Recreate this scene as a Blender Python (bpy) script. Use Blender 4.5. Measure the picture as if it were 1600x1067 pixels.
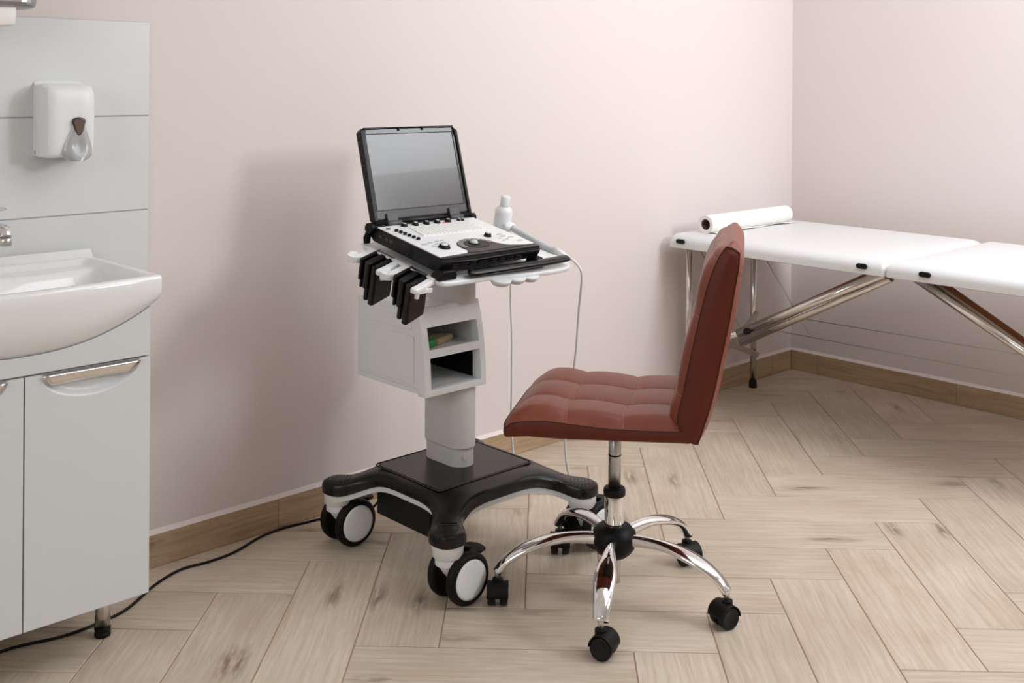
import bpy, bmesh, math, random
from math import sin, cos, pi, radians
from mathutils import Vector, Matrix

random.seed(7)
S = bpy.context.scene
COL = S.collection
for o in list(bpy.data.objects):
    bpy.data.objects.remove(o)

# ------------------------------------------------------------------ camera
H = 1.225
YAW, ROLL, FPX = 0.81232, 0.0069, 1727.7
cd = bpy.data.cameras.new('camera')
cam = bpy.data.objects.new('camera', cd)
COL.objects.link(cam)
cd.sensor_width = 36.0
cd.lens = FPX / 1600 * 36.0
cd.shift_y = -(533.5 - 130.3) / 1600
cd.clip_start = 0.05
cd.dof.use_dof = True
cd.dof.focus_distance = 2.75
cd.dof.aperture_fstop = 9.0
fw = Vector((cos(YAW), sin(YAW), 0)); rt = Vector((sin(YAW), -cos(YAW), 0)); up = Vector((0, 0, 1))
r2 = rt * cos(ROLL) + up * sin(ROLL); u2 = -rt * sin(ROLL) + up * cos(ROLL)
m = Matrix((r2, u2, -fw)).transposed().to_4x4()
m.translation = Vector((0, 0, H))
cam.matrix_world = m
S.camera = cam

# ------------------------------------------------------------------ world, lights, exposure
w = bpy.data.worlds.new('world'); S.world = w; w.use_nodes = True
w.node_tree.nodes['Background'].inputs[0].default_value = (0.9, 0.95, 1.0, 1)
w.node_tree.nodes['Background'].inputs[1].default_value = 0.3

def area(name, loc, target, sx, sy, power, col=(1, 1, 1)):
    l = bpy.data.lights.new(name, 'AREA'); l.shape = 'RECTANGLE'; l.size = sx; l.size_y = sy
    l.energy = power; l.color = col
    o = bpy.data.objects.new(name, l); COL.objects.link(o)
    o.location = loc
    o.rotation_euler = (Vector(target) - Vector(loc)).to_track_quat('-Z', 'Y').to_euler()
    return o
area('key_softbox', (3.33, -0.75, 2.0), (2.5, 2.6, 1.4), 0.6, 0.6, 35, (0.95, 0.98, 1.0))
area('ceiling_panel', (2.75, 0.75, 2.68), (2.75, 0.75, 0), 2.0, 1.8, 34, (0.92, 0.96, 1.0))
area('screen_reflection_fill', (3.45, 0.55, 2.14), (3.3, 2.6, 1.95), 1.0, 0.55, 10, (0.92, 0.96, 1.0))  # added off-frame light, shapes the bright-to-dark reflection in the laptop screen
area('left_fill', (-1.6, 0.9, 1.75), (1.6, 1.6, 0.8), 1.4, 1.2, 20, (0.93, 0.97, 1.0))  # added unseen fill, brightens the faces turned to the left
S.view_settings.view_transform = 'Standard'
S.view_settings.look = 'None'
S.view_settings.gamma = 1.0
S.view_settings.use_curve_mapping = False
S.view_settings.exposure = -0.08

# ------------------------------------------------------------------ materials
def srgb(r, g, b):
    f = lambda c: c / 12.92 if c <= 0.04045 else ((c + 0.055) / 1.055) ** 2.4
    return (f(r / 255), f(g / 255), f(b / 255), 1)

def mat(name, col, rough=0.5, metal=0.0, spec=0.5, coat=0.0, noise=0.0, nscale=20, bump=0.0, bscale=200, trans=0.0):
    M = bpy.data.materials.new(name); M.use_nodes = True
    nt = M.node_tree; b = nt.nodes['Principled BSDF']
    b.inputs['Base Color'].default_value = col
    b.inputs['Roughness'].default_value = rough
    b.inputs['Metallic'].default_value = metal
    b.inputs['Specular IOR Level'].default_value = spec
    b.inputs['Coat Weight'].default_value = coat
    b.inputs['Transmission Weight'].default_value = trans
    tc = nt.nodes.new('ShaderNodeTexCoord')
    if noise > 0:
        n = nt.nodes.new('ShaderNodeTexNoise'); n.inputs['Scale'].default_value = nscale; n.inputs['Detail'].default_value = 5
        nt.links.new(tc.outputs['Object'], n.inputs['Vector'])
        mx = nt.nodes.new('ShaderNodeMix'); mx.data_type = 'RGBA'
        mx.inputs[6].default_value = tuple(c * (1 - noise) for c in col[:3]) + (1,)
        mx.inputs[7].default_value = tuple(min(1, c * (1 + noise)) for c in col[:3]) + (1,)
        nt.links.new(n.outputs['Fac'], mx.inputs[0]); nt.links.new(mx.outputs[2], b.inputs['Base Color'])
    if bump > 0:
        n2 = nt.nodes.new('ShaderNodeTexNoise'); n2.inputs['Scale'].default_value = bscale; n2.inputs['Detail'].default_value = 3
        nt.links.new(tc.outputs['Object'], n2.inputs['Vector'])
        bp = nt.nodes.new('ShaderNodeBump'); bp.inputs['Strength'].default_value = bump; bp.inputs['Distance'].default_value = 0.002
        nt.links.new(n2.outputs['Fac'], bp.inputs['Height']); nt.links.new(bp.outputs[0], b.inputs['Normal'])
    return M

def wood_mat(name, c_light, c_mid, c_dark, rough=0.45, knots=1.0, axis_scale=(1.3, 34, 34), seed=True):
    M = bpy.data.materials.new(name); M.use_nodes = True
    nt = M.node_tree; N = nt.nodes; L = nt.links; b = N['Principled BSDF']
    b.inputs['Roughness'].default_value = rough
    tc = N.new('ShaderNodeTexCoord'); oi = N.new('ShaderNodeObjectInfo')
    off = N.new('ShaderNodeVectorMath'); off.operation = 'SCALE'
    cmb = N.new('ShaderNodeCombineXYZ')
    for i in range(3):
        L.new(oi.outputs['Random'], cmb.inputs[i])
    L.new(cmb.outputs[0], off.inputs[0]); off.inputs['Scale'].default_value = 53.0
    add = N.new('ShaderNodeVectorMath'); add.operation = 'ADD'
    L.new(tc.outputs['Object'], add.inputs[0]); L.new(off.outputs[0], add.inputs[1])
    # slow warp so the grain wanders
    wn = N.new('ShaderNodeTexNoise'); wn.inputs['Scale'].default_value = 5.0; L.new(add.outputs[0], wn.inputs['Vector'])
    wm = N.new('ShaderNodeVectorMath'); wm.operation = 'SCALE'; wm.inputs['Scale'].default_value = 0.028
    L.new(wn.outputs['Color'], wm.inputs[0])
    a2 = N.new('ShaderNodeVectorMath'); a2.operation = 'ADD'; L.new(add.outputs[0], a2.inputs[0]); L.new(wm.outputs[0], a2.inputs[1])
    mp = N.new('ShaderNodeMapping'); mp.inputs['Scale'].default_value = axis_scale; L.new(a2.outputs[0], mp.inputs['Vector'])
    g = N.new('ShaderNodeTexNoise'); g.inputs['Scale'].default_value = 3.0; g.inputs['Detail'].default_value = 6; g.inputs['Roughness'].default_value = 0.65
    L.new(mp.outputs[0], g.inputs['Vector'])
    cr = N.new('ShaderNodeValToRGB'); cr.color_ramp.elements[0].position = 0.30; cr.color_ramp.elements[0].color = c_mid
    cr.color_ramp.elements[1].position = 0.62; cr.color_ramp.elements[1].color = c_light
    L.new(g.outputs['Fac'], cr.inputs[0])
    # broad cloudy tone
    cl = N.new('ShaderNodeTexNoise'); cl.inputs['Scale'].default_value = 4.0; cl.inputs['Detail'].default_value = 2; L.new(add.outputs[0], cl.inputs['Vector'])
    m0 = N.new('ShaderNodeMix'); m0.data_type = 'RGBA'; m0.blend_type = 'MULTIPLY'; m0.inputs[0].default_value = 1
    cr0 = N.new('ShaderNodeValToRGB'); cr0.color_ramp.elements[0].position = 0.3; cr0.color_ramp.elements[0].color = (0.86, 0.83, 0.80, 1)
    cr0.color_ramp.elements[1].position = 0.65; cr0.color_ramp.elements[1].color = (1, 1, 1, 1)
    L.new(cl.outputs['Fac'], cr0.inputs[0]); L.new(cr.outputs[0], m0.inputs[6]); L.new(cr0.outputs[0], m0.inputs[7])
    # knots: sparse elongated spots with a ring
    mk = N.new('ShaderNodeMapping'); mk.inputs['Scale'].default_value = (2.6, 9.5, 9.5); L.new(a2.outputs[0], mk.inputs['Vector'])
    v = N.new('ShaderNodeTexVoronoi'); v.inputs['Scale'].default_value = 1.0; L.new(mk.outputs[0], v.inputs['Vector'])
    kr = N.new('ShaderNodeValToRGB'); kr.color_ramp.elements[0].position = 0.0; kr.color_ramp.elements[0].color = (1, 1, 1, 1)
    kr.color_ramp.elements[1].position = 0.24; kr.color_ramp.elements[1].color = (0, 0, 0, 1)
    L.new(v.outputs['Distance'], kr.inputs[0])
    sx = N.new('ShaderNodeSeparateColor'); L.new(v.outputs['Color'], sx.inputs[0])
    gt = N.new('ShaderNodeMath'); gt.operation = 'GREATER_THAN'; gt.inputs[1].default_value = 0.3; L.new(sx.outputs[0], gt.inputs[0])
    km = N.new('ShaderNodeMath'); km.operation = 'MULTIPLY'; L.new(kr.outputs[0], km.inputs[0]); L.new(gt.outputs[0], km.inputs[1])
    fn = N.new('ShaderNodeTexNoise'); fn.inputs['Scale'].default_value = 12; fn.inputs['Detail'].default_value = 6
    mpf = N.new('ShaderNodeMapping'); mpf.inputs['Scale'].default_value = (1.5, 6, 6); L.new(a2.outputs[0], mpf.inputs['Vector']); L.new(mpf.outputs[0], fn.inputs['Vector'])
    fr = N.new('ShaderNodeValToRGB'); fr.color_ramp.elements[0].position = 0.36; fr.color_ramp.elements[0].color = (0, 0, 0, 1)
    fr.color_ramp.elements[1].position = 0.54; fr.color_ramp.elements[1].color = (1, 1, 1, 1); L.new(fn.outputs['Fac'], fr.inputs[0])
    km2 = N.new('ShaderNodeMath'); km2.operation = 'MULTIPLY'; L.new(km.outputs[0], km2.inputs[0]); L.new(fr.outputs[0], km2.inputs[1])
    km3 = N.new('ShaderNodeMath'); km3.operation = 'MULTIPLY'; km3.inputs[1].default_value = knots * 1.3; km3.use_clamp = True; L.new(km2.outputs[0], km3.inputs[0])
    m1 = N.new('ShaderNodeMix'); m1.data_type = 'RGBA'; L.new(km3.outputs[0], m1.inputs[0]); L.new(m0.outputs[2], m1.inputs[6]); m1.inputs[7].default_value = c_dark
    # per-plank tone
    hv = N.new('ShaderNodeHueSaturation'); L.new(m1.outputs[2], hv.inputs['Color'])
    mr = N.new('ShaderNodeMapRange'); mr.inputs[3].default_value = 0.93; mr.inputs[4].default_value = 1.05; L.new(oi.outputs['Random'], mr.inputs[0]); L.new(mr.outputs[0], hv.inputs['Value'])
    L.new(hv.outputs[0], b.inputs['Base Color'])
    bp = N.new('ShaderNodeBump'); bp.inputs['Strength'].default_value = 0.12; bp.inputs['Distance'].default_value = 0.001
    L.new(g.outputs['Fac'], bp.inputs['Height']); L.new(bp.outputs[0], b.inputs['Normal'])
    return M

M_wall = mat('wall_paint', srgb(227, 216, 213), 0.75, spec=0.25, bump=0.05, bscale=350)
M_ceil = mat('ceiling_paint', srgb(236, 234, 230), 0.8)
M_cap = mat('skirting_filler', srgb(236, 222, 220), 0.6)
M_plank = wood_mat('plank_tile', srgb(215, 201, 184), srgb(193, 176, 155), srgb(112, 88, 68), 0.42, 0.68)
M_board = wood_mat('skirting_tile', srgb(200, 173, 142), srgb(172, 145, 114), srgb(92, 66, 46), 0.45, 1.0)
M_grout = mat('grout', srgb(176, 146, 126), 0.85)
M_tile = mat('wall_tile_glaze', srgb(220, 221, 221), 0.35, noise=0.03, nscale=6, bump=0.25, bscale=14)
M_tgrout = mat('tile_grout', srgb(176, 176, 176), 0.8)
M_cab = mat('cabinet_lacquer', srgb(214, 216, 217), 0.3, coat=0.2)
M_gap = mat('shadow_gap_grey', srgb(90, 90, 92), 0.7)
M_cer = mat('ceramic', srgb(236, 236, 236), 0.12, coat=0.6)
M_chrome = mat('chrome', (0.86, 0.86, 0.87, 1), 0.07, metal=1.0)
M_steel = mat('polished_steel_tube', (0.72, 0.69, 0.66, 1), 0.18, metal=1.0)
M_brush = mat('brushed_steel', (0.62, 0.60, 0.58, 1), 0.35, metal=1.0)
M_gas = mat('gas_lift_steel', (0.50, 0.48, 0.46, 1), 0.3, metal=1.0)
M_handle = mat('warm_chrome', (0.78, 0.73, 0.68, 1), 0.1, metal=1.0)
M_white = mat('white_plastic', srgb(234, 236, 237), 0.35)
M_lgrey = mat('light_grey_plastic', srgb(208, 209, 209), 0.42)
M_cgrey = mat('column_grey', srgb(214, 212, 210), 0.4)
M_black = mat('black_plastic', srgb(6, 6, 6), 0.4, spec=0.3, bump=0.08, bscale=500)
M_blackg = mat('black_satin', srgb(12, 10, 10), 0.27, spec=0.35)
M_rubber = mat('black_rubber', srgb(5, 5, 5), 0.5, spec=0.25)
M_dark = mat('dark_grey_plastic', srgb(34, 32, 33), 0.4)
M_grey = mat('mid_grey_button', srgb(190, 191, 192), 0.4)
M_key = mat('key_cream', srgb(238, 238, 235), 0.5)
M_pad = mat('pad_button_grey', srgb(122, 122, 124), 0.4)
M_red = mat('red_button', srgb(205, 70, 75), 0.5)
M_bezel = mat('bezel_glossy_grey', srgb(60, 59, 60), 0.18, spec=0.8)
M_screen = mat('screen_glass', srgb(8, 8, 10), 0.22, spec=1.0, coat=0.3)
M_hinge = mat('hinge_grey', srgb(72, 72, 74), 0.45)
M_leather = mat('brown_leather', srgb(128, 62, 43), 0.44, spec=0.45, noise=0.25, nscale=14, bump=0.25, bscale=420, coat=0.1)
M_leather2 = mat('brown_leather_side_shade', srgb(94, 36, 20), 0.45, spec=0.3, noise=0.3, nscale=18, bump=0.25, bscale=420)  # leather darkened for the side panels, their shade put into the colour
M_seam = mat('dark_seam', srgb(58, 22, 14), 0.6)
M_thread = mat('tan_thread', srgb(198, 138, 108), 0.7)
M_vinyl = mat('white_vinyl', srgb(224, 225, 226), 0.42, bump=0.05, bscale=300)
M_paper = mat('paper', srgb(244, 242, 238), 0.85, bump=0.1, bscale=120)
M_card = mat('cardboard', srgb(120, 96, 74), 0.85)
M_wood = mat('stained_wood', srgb(118, 66, 26), 0.5, noise=0.3, nscale=12)
M_cable = mat('white_cable', srgb(232, 232, 231), 0.45)
M_probe = mat('probe_grey', srgb(196, 199, 201), 0.3)
M_bottle = mat('bottle_white', srgb(232, 232, 234), 0.4)
M_green = mat('packet_green', srgb(60, 140, 70), 0.5)
M_tan = mat('packet_tan', srgb(170, 150, 120), 0.6, noise=0.2, nscale=60)
M_sgrey = mat('dispenser_grey', srgb(176, 178, 180), 0.25, coat=0.3)
M_window = mat('sight_window', srgb(96, 74, 64), 0.08, coat=1.0)
M_tdisp = mat('dispenser_metal', (0.35, 0.35, 0.36, 1), 0.3, metal=0.9)

# ------------------------------------------------------------------ geometry helpers
I4 = Matrix.Identity(4)
class G:
    """collects shapes and links them as ONE mesh object"""
    def __init__(s): s.v = []; s.f = []; s.sm = []
    def add(s, vs, fs, M=None, smooth=False):
        b = len(s.v)
        s.v += [tuple((M @ Vector(p)) if M else p) for p in vs]
        s.f += [tuple(b + i for i in f) for f in fs]
        s.sm += [smooth] * len(fs)
        return s
    def box(s, c, d, M=None):
        x, y, z = c; a, b, e = d[0] / 2, d[1] / 2, d[2] / 2
        vs = [(x + i * a, y + j * b, z + k * e) for i in (-1, 1) for j in (-1, 1) for k in (-1, 1)]
        fs = [(0, 1, 3, 2), (4, 6, 7, 5), (0, 4, 5, 1), (2, 3, 7, 6), (0, 2, 6, 4), (1, 5, 7, 3)]
        return s.add(vs, fs, M)
    def span(s, x, y, z, M=None):
        return s.box(((x[0] + x[1]) / 2, (y[0] + y[1]) / 2, (z[0] + z[1]) / 2), (x[1] - x[0], y[1] - y[0], z[1] - z[0]), M)
    def cyl(s, p0, p1, r0, r1=None, n=20, M=None, caps=True):
        r1 = r0 if r1 is None else r1
        return s.sweep([p0, p1], [r0, r1], n, M=M, caps=caps)
    def sweep(s, path, rad, n=10, M=None, caps=True, smooth=True, flat=1.0, upv=None):
        """tube along path; rad number or list of numbers / (width, height) pairs"""
        P = [Vector(p) for p in path]; k = len(P)
        R = rad if isinstance(rad, (list, tuple)) else [rad] * k
        vs = []; prev = None
        for i, p in enumerate(P):
            t = (P[min(i + 1, k - 1)] - P[max(i - 1, 0)]).normalized()
            if upv is not None: ref = Vector(upv)
            elif prev is None: ref = Vector((0, 0, 1)) if abs(t.z) < 0.9 else Vector((1, 0, 0))
            else: ref = prev
            a = t.cross(ref); a.normalize(); b = a.cross(t); b.normalize(); prev = b
            rr = R[i]; ra, rb = rr if isinstance(rr, (tuple, list)) else (rr, rr * flat)
            for j in range(n):
                q = 2 * pi * j / n
                vs.append(tuple(p + a * (ra * cos(q)) + b * (rb * sin(q))))
        fs = [(i * n + j, i * n + (j + 1) % n, (i + 1) * n + (j + 1) % n, (i + 1) * n + j) for i in range(k - 1) for j in range(n)]
        s.add(vs, fs, M, smooth)
        if caps:
            b0 = len(s.v) - len(vs)
            s.f.append(tuple(b0 + j for j in range(n))[::-1]); s.sm.append(False)
            s.f.append(tuple(b0 + (k - 1) * n + j for j in range(n))); s.sm.append(False)
        return s
    def lathe(s, prof, n=28, M=None, smooth=True):
        """prof: (r, z) list about local z"""
        vs = []; k = len(prof)
        for r, z in prof:
            for j in range(n):
                q = 2 * pi * j / n; vs.append((r * cos(q), r * sin(q), z))
        fs = [(i * n + j, i * n + (j + 1) % n, (i + 1) * n + (j + 1) % n, (i + 1) * n + j) for i in range(k - 1) for j in range(n)]
        s.add(vs, fs, M, smooth)
        b0 = len(s.v) - len(vs)
        s.f.append(tuple(b0 + j for j in range(n))[::-1]); s.sm.append(False)
        s.f.append(tuple(b0 + (k - 1) * n + j for j in range(n))); s.sm.append(False)
        return s
    def prism(s, out, z0, z1, M=None, zf=None):
        """outline in xy extruded z0..z1; zf(x,y) adds a height"""
        n = len(out); zf = zf or (lambda x, y: 0)
        vs = [(x, y, z0 + zf(x, y)) for x, y in out] + [(x, y, z1 + zf(x, y)) for x, y in out]
        fs = [tuple(range(n))[::-1], tuple(range(n, 2 * n))] + [(i, (i + 1) % n, n + (i + 1) % n, n + i) for i in range(n)]
        return s.add(vs, fs, M)
    def grid(s, pts, M=None, smooth=True, flip=False):
        nu, nv = len(pts), len(pts[0])
        vs = [p for row in pts for p in row]
        fs = []
        for i in range(nu - 1):
            for j in range(nv - 1):
                f = (i * nv + j, (i + 1) * nv + j, (i + 1) * nv + j + 1, i * nv + j + 1)
                fs.append(f[::-1] if flip else f)
        return s.add(vs, fs, M, smooth)
    def build(s, name, m, parent=None, bevel=0.0, seg=2, angle=40, loc=None, rot=None, kind=None, merge=0.0, autosmooth=False, sub=0):
        me = bpy.data.meshes.new(name)
        me.from_pydata(s.v, [], s.f)
        for p, q in zip(me.polygons, s.sm): p.use_smooth = q
        bm = bmesh.new(); bm.from_mesh(me)
        if merge: bmesh.ops.remove_doubles(bm, verts=bm.verts, dist=merge)
        bmesh.ops.recalc_face_normals(bm, faces=bm.faces)
        if autosmooth:
            for f in bm.faces: f.smooth = True
            for e in bm.edges:
                if len(e.link_faces) == 2 and e.calc_face_angle(0) > radians(autosmooth): e.smooth = False
        bm.to_mesh(me); bm.free()
        me.materials.append(m)
        o = bpy.data.objects.new(name, me); COL.objects.link(o)
        if parent: o.parent = parent
        if loc: o.location = loc
        if rot: o.rotation_euler = rot
        if bevel:
            bv = o.modifiers.new('bevel', 'BEVEL'); bv.width = bevel; bv.segments = seg; bv.limit_method = 'ANGLE'; bv.angle_limit = radians(angle)
            bv.harden_normals = False
        if sub:
            sb = o.modifiers.new('sub', 'SUBSURF'); sb.levels = sub; sb.render_levels = sub
        if kind: o['kind'] = kind
        return o

def empty(name, loc=(0, 0, 0), rot=(0, 0, 0), label=None, cat=None, group=None):
    o = bpy.data.objects.new(name, None); COL.objects.link(o)
    o.empty_display_size = 0.05; o.location = loc; o.rotation_euler = rot
    return tag(o, label, cat, group)
def tag(o, label=None, cat=None, group=None, kind=None):
    if label: o['label'] = label
    if cat: o['category'] = cat
    if group: o['group'] = group
    if kind: o['kind'] = kind
    return o

def catmull(P, n=8, closed=False):
    P = [Vector(p) for p in P]; out = []; k = len(P)
    rng = range(k) if closed else range(k - 1)
    for i in rng:
        if closed: a, b, c, d = P[(i - 1) % k], P[i], P[(i + 1) % k], P[(i + 2) % k]
        else: a, b, c, d = P[max(i - 1, 0)], P[i], P[i + 1], P[min(i + 2, k - 1)]
        for j in range(n):
            t = j / n
            out.append(0.5 * ((2 * b) + (c - a) * t + (2 * a - 5 * b + 4 * c - d) * t * t + (3 * b - a - 3 * c + d) * t ** 3))
    if not closed: out.append(P[-1])
    return [tuple(p) for p in out]

def rrect(x0, x1, y0, y1, r, n=5):
    o = []
    for cx, cy, a0 in ((x1 - r, y1 - r, 0), (x0 + r, y1 - r, 90), (x0 + r, y0 + r, 180), (x1 - r, y0 + r, 270)):
        for i in range(n + 1):
            a = radians(a0 + 90 * i / n); o.append((cx + r * cos(a), cy + r * sin(a)))
    return o
def stadium(hx, hy, n=10):
    r = hx; o = []
    for i in range(n + 1):
        a = pi * i / n; o.append((r * cos(a), hy - r + r * sin(a)))
    for i in range(n + 1):
        a = pi + pi * i / n; o.append((r * cos(a), -hy + r + r * sin(a)))
    return o
def stroke(path, wd, n=6):
    """outline of a rounded thick stroke along a 2D path"""
    P = [Vector((p[0], p[1], 0)) for p in path]; k = len(P); h = wd / 2; L = []; R = []
    for i, p in enumerate(P):
        t = (P[min(i + 1, k - 1)] - P[max(i - 1, 0)]).normalized(); nn = Vector((-t.y, t.x, 0))
        L.append(p + nn * h); R.append(p - nn * h)
    def cap(p, t):
        a0 = math.atan2(t.y, t.x)
        return [Vector((p.x + h * cos(a0 + pi / 2 - pi * j / n), p.y + h * sin(a0 + pi / 2 - pi * j / n), 0)) for j in range(1, n)]
    t1 = (P[-1] - P[-2]).normalized(); t0 = (P[0] - P[1]).normalized()
    return [(q.x, q.y) for q in (L + cap(P[-1], t1) + R[::-1] + cap(P[0], t0))]

XW, YW = 4.178, 2.643           # inner faces of the right and back walls
X0, Y0, ZC = -1.9, -2.3, 2.72

# ------------------------------------------------------------------ room shell
def struct(o): o['kind'] = 'structure'; return o
wb = struct(G().span((X0 - .1, XW + .1), (YW, YW + .1), (-.05, ZC)).build('wall_back', M_wall))
wr = struct(G().span((XW, XW + .1), (Y0 - .1, YW), (-.05, ZC)).build('wall_right', M_wall))
wl = struct(G().span((X0 - .1, X0), (Y0 - .1, YW), (-.05, ZC)).build('wall_left', M_ceil))
wf = struct(G().span((X0, XW), (Y0 - .1, Y0), (-.05, ZC)).build('wall_front', M_ceil))
struct(G().span((X0 - .1, XW + .1), (Y0 - .1, YW + .1), (ZC, ZC + .1)).build('ceiling', M_ceil))
floor = struct(G().span((X0 - .1, XW + .1), (Y0 - .1, YW + .1), (-.06, -.0022)).build('floor', M_grout))

# herringbone planks laid at 45 degrees to the walls
PL, PW, JT = 0.606, 0.1845, 0.0030
s2 = math.sqrt(.5)
KPQ = 2.611; P0 = 2.580
def qp2xy(q, p): return ((q + p) * s2, (p - q) * s2)
def plank_mesh(poly):
    g = G(); e = 0.0012
    n = len(poly); cx = sum(p[0] for p in poly) / n; cy = sum(p[1] for p in poly) / n
    top = []
    for x, y in poly:
        d = Vector((cx - x, cy - y)); 
        top.append((x + (e if cx > x else -e), y + (e if cy > y else -e)))
    vs = [(x, y, -.0025) for x, y in poly] + [(x, y, -.0008) for x, y in poly] + [(x, y, 0) for x, y in top]
    fs = [tuple(range(2 * n, 3 * n))]
    for r in range(2):
        fs += [(r * n + i, r * n + (i + 1) % n, (r + 1) * n + (i + 1) % n, (r + 1) * n + i) for i in range(n)]
    g.add(vs, fs); return g
def clip(poly, a, b, c):    # keep a*x+b*y<=c
    out = []
    for i in range(len(poly)):
        p, q = poly[i], poly[(i + 1) % len(poly)]
        dp, dq = a * p[0] + b * p[1] - c, a * q[0] + b * q[1] - c
        if dp <= 0: out.append(p)
        if dp * dq < 0:
            t = dp / (dp - dq); out.append((p[0] + (q[0] - p[0]) * t, p[1] + (q[1] - p[1]) * t))
    return out
hl, hw = PL / 2 - JT / 2, PW / 2 - JT / 2
full = None
rects = []
for mm in range(-8, 9):
    for k in range(-60, 60):
        # lattice: H plank lower-left corner (q, p)
        q = k * PW - mm * (PL + PW); p = k * PW + mm * (PL - PW)
        # phase so that p - q = KPQ (mod 2L) and p = P0 (mod W)
        q += P0 - KPQ; p += P0
        rects.append((q + PL / 2, p + PW / 2, 0))
        rects.append((q + PL + PW / 2, p + PW - PL / 2, 1))
npl = 0
for qc, pc, o90 in rects:
    ang = radians(-45) if o90 == 0 else radians(45)      # q axis = (1,-1), p axis = (1,1)
    cx, cy = qp2xy(qc, pc)
    if not (X0 - .5 < cx < XW + .5 and Y0 - .5 < cy < YW + .5): continue
    if cx < -0.9 or cy < -1.35: continue       # far behind the camera the bare screed is enough
    c, s_ = cos(ang), sin(ang)
    cr = [(-hl, -hw), (hl, -hw), (hl, hw), (-hl, hw)]
    wc = [(cx + x * c - y * s_, cy + x * s_ + y * c) for x, y in cr]
    if all(x < XW and y < YW for x, y in wc):
        if full is None:
            ob = plank_mesh(cr).build('plank', M_plank, floor); full = ob.data
        else:
            ob = bpy.data.objects.new('plank', full); COL.objects.link(ob); ob.parent = floor
    else:
        # clip against the two walls in plank coordinates
        poly = cr
        poly = clip(poly, c, -s_, XW - .001 - cx)
        if len(poly) >= 3: poly = clip(poly, s_, c, YW - .001 - cy)
        if len(poly) < 3: continue
        area_ = abs(sum(poly[i][0] * poly[(i + 1) % len(poly)][1] - poly[(i + 1) % len(poly)][0] * poly[i][1] for i in range(len(poly)))) / 2
        if area_ < 2e-4: continue
        ob = plank_mesh(poly).build('plank', M_plank, floor)
    ob.location = (cx, cy, 0); ob.rotation_euler = (0, 0, ang); npl += 1
print('planks', npl)

# skirting: tile boards with a painted filler strip on top
BH, BT = 0.083, 0.010
bb = struct(G().span((X0, XW), (YW - BT + .002, YW), (0.0, BH - .002)).build('baseboard_back', M_grout))
x = 1.625 - .6 * 6
while x < XW:
    a, b = max(x, X0) + .0012, min(x + .6, XW - BT) - .0012
    if b - a > .02:
        G().span((0, b - a), (-.0, BT), (0, BH)).build('board', M_board, bb, bevel=.001, seg=1, loc=(a, YW - BT, .0005))
    x += .6
br = struct(G().span((XW - BT + .002, XW), (Y0, YW - BT), (0.0, BH - .002)).build('baseboard_right', M_grout))
y = 2.506
ys = [YW - BT, 2.506]
while ys[-1] > Y0: ys.append(ys[-1] - .602)
for i in range(len(ys) - 1):
    a, b = max(ys[i + 1], Y0) + .0012, ys[i] - .0012
    if b - a > .02:
        G().span((0, b - a), (0, BT), (0, BH)).build('board', M_board, br, bevel=.001, seg=1, loc=(XW - BT, b, .0005), rot=(0, 0, -pi / 2))
struct(G().add([(X0, YW, BH), (X0, YW - BT, BH), (X0, YW - .0005, BH + .0105), (XW, YW, BH), (XW, YW - BT, BH), (XW, YW - .0005, BH + .0105)],
    [(0, 1, 2), (3, 5, 4), (1, 4, 5, 2), (0, 3, 4, 1), (0, 2, 5, 3)]).build('trim_1', M_cap))
struct(G().add([(XW, Y0, BH), (XW - BT, Y0, BH), (XW - .0005, Y0, BH + .0105), (XW, YW, BH), (XW - BT, YW, BH), (XW - .0005, YW, BH + .0105)],
    [(0, 1, 2), (3, 5, 4), (1, 4, 5, 2), (0, 3, 4, 1), (0, 2, 5, 3)]).build('trim_2', M_cap))

# glazed tiles behind the basin
TX1, TT = 1.2455, 0.008
tb = struct(G().span((TX1 - 1.202, TX1 - .001), (YW - .0055, YW), (.668 + .001, 1.3725 - .0005)).build('trim_3', M_tgrout))
zs = [1.3725, 1.138, .9035, .669]
for i in range(3):
    for j in range(2):
        xa = TX1 - .6 * (j + 1) - .0015 * j
        G().span((0, .5985), (0, TT), (0, zs[i] - zs[i + 1] - .0028)).build('tile', M_tile, tb, bevel=.0012, seg=1, loc=(xa + .0008, YW - TT, zs[i + 1] + .0014))

# ------------------------------------------------------------------ vanity cabinet
CX, CW, CY = 0.808, 0.262, 2.25          # centre, half width, front plane of the doors
van = empty('vanity_cabinet', (CX, 2.44, 0), label='white lacquered two-door vanity cabinet under the washbasin on steel legs', cat='cabinet')
def L(p, o): return (p[0] - o[0], p[1] - o[1], p[2] - o[2])
VO = Vector((CX, 2.44, 0))
def vspan(g, x, y, z): return g.span((x[0] - VO.x, x[1] - VO.x), (y[0] - VO.y, y[1] - VO.y), z)
g = G(); vspan(g, (CX - CW, CX + CW), (CY + .019, YW - .012), (.132, .668))
for sx in (-1, 1): vspan(g, tuple(sorted((CX + sx * CW, CX + sx * (CW - .016)))), (CY + .019, YW - .012), (.660, .738))
fo = [(-CW, .6385), (CW, .6385)] + [(CW - 2 * CW * i / 30, .677 + .078 * abs(((CW - 2 * CW * i / 30) / .285 / .985)) ** 2.3 - .0012) for i in range(31)]
g.prism(fo, -.020, -.001, M=Matrix.Translation((0, CY - VO.y, 0)) @ Matrix(((1, 0, 0, 0), (0, 0, -1, 0), (0, 1, 0, 0), (0, 0, 0, 1))))
g.build('carcass', M_cab, van, bevel=.001, seg=1)
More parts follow.
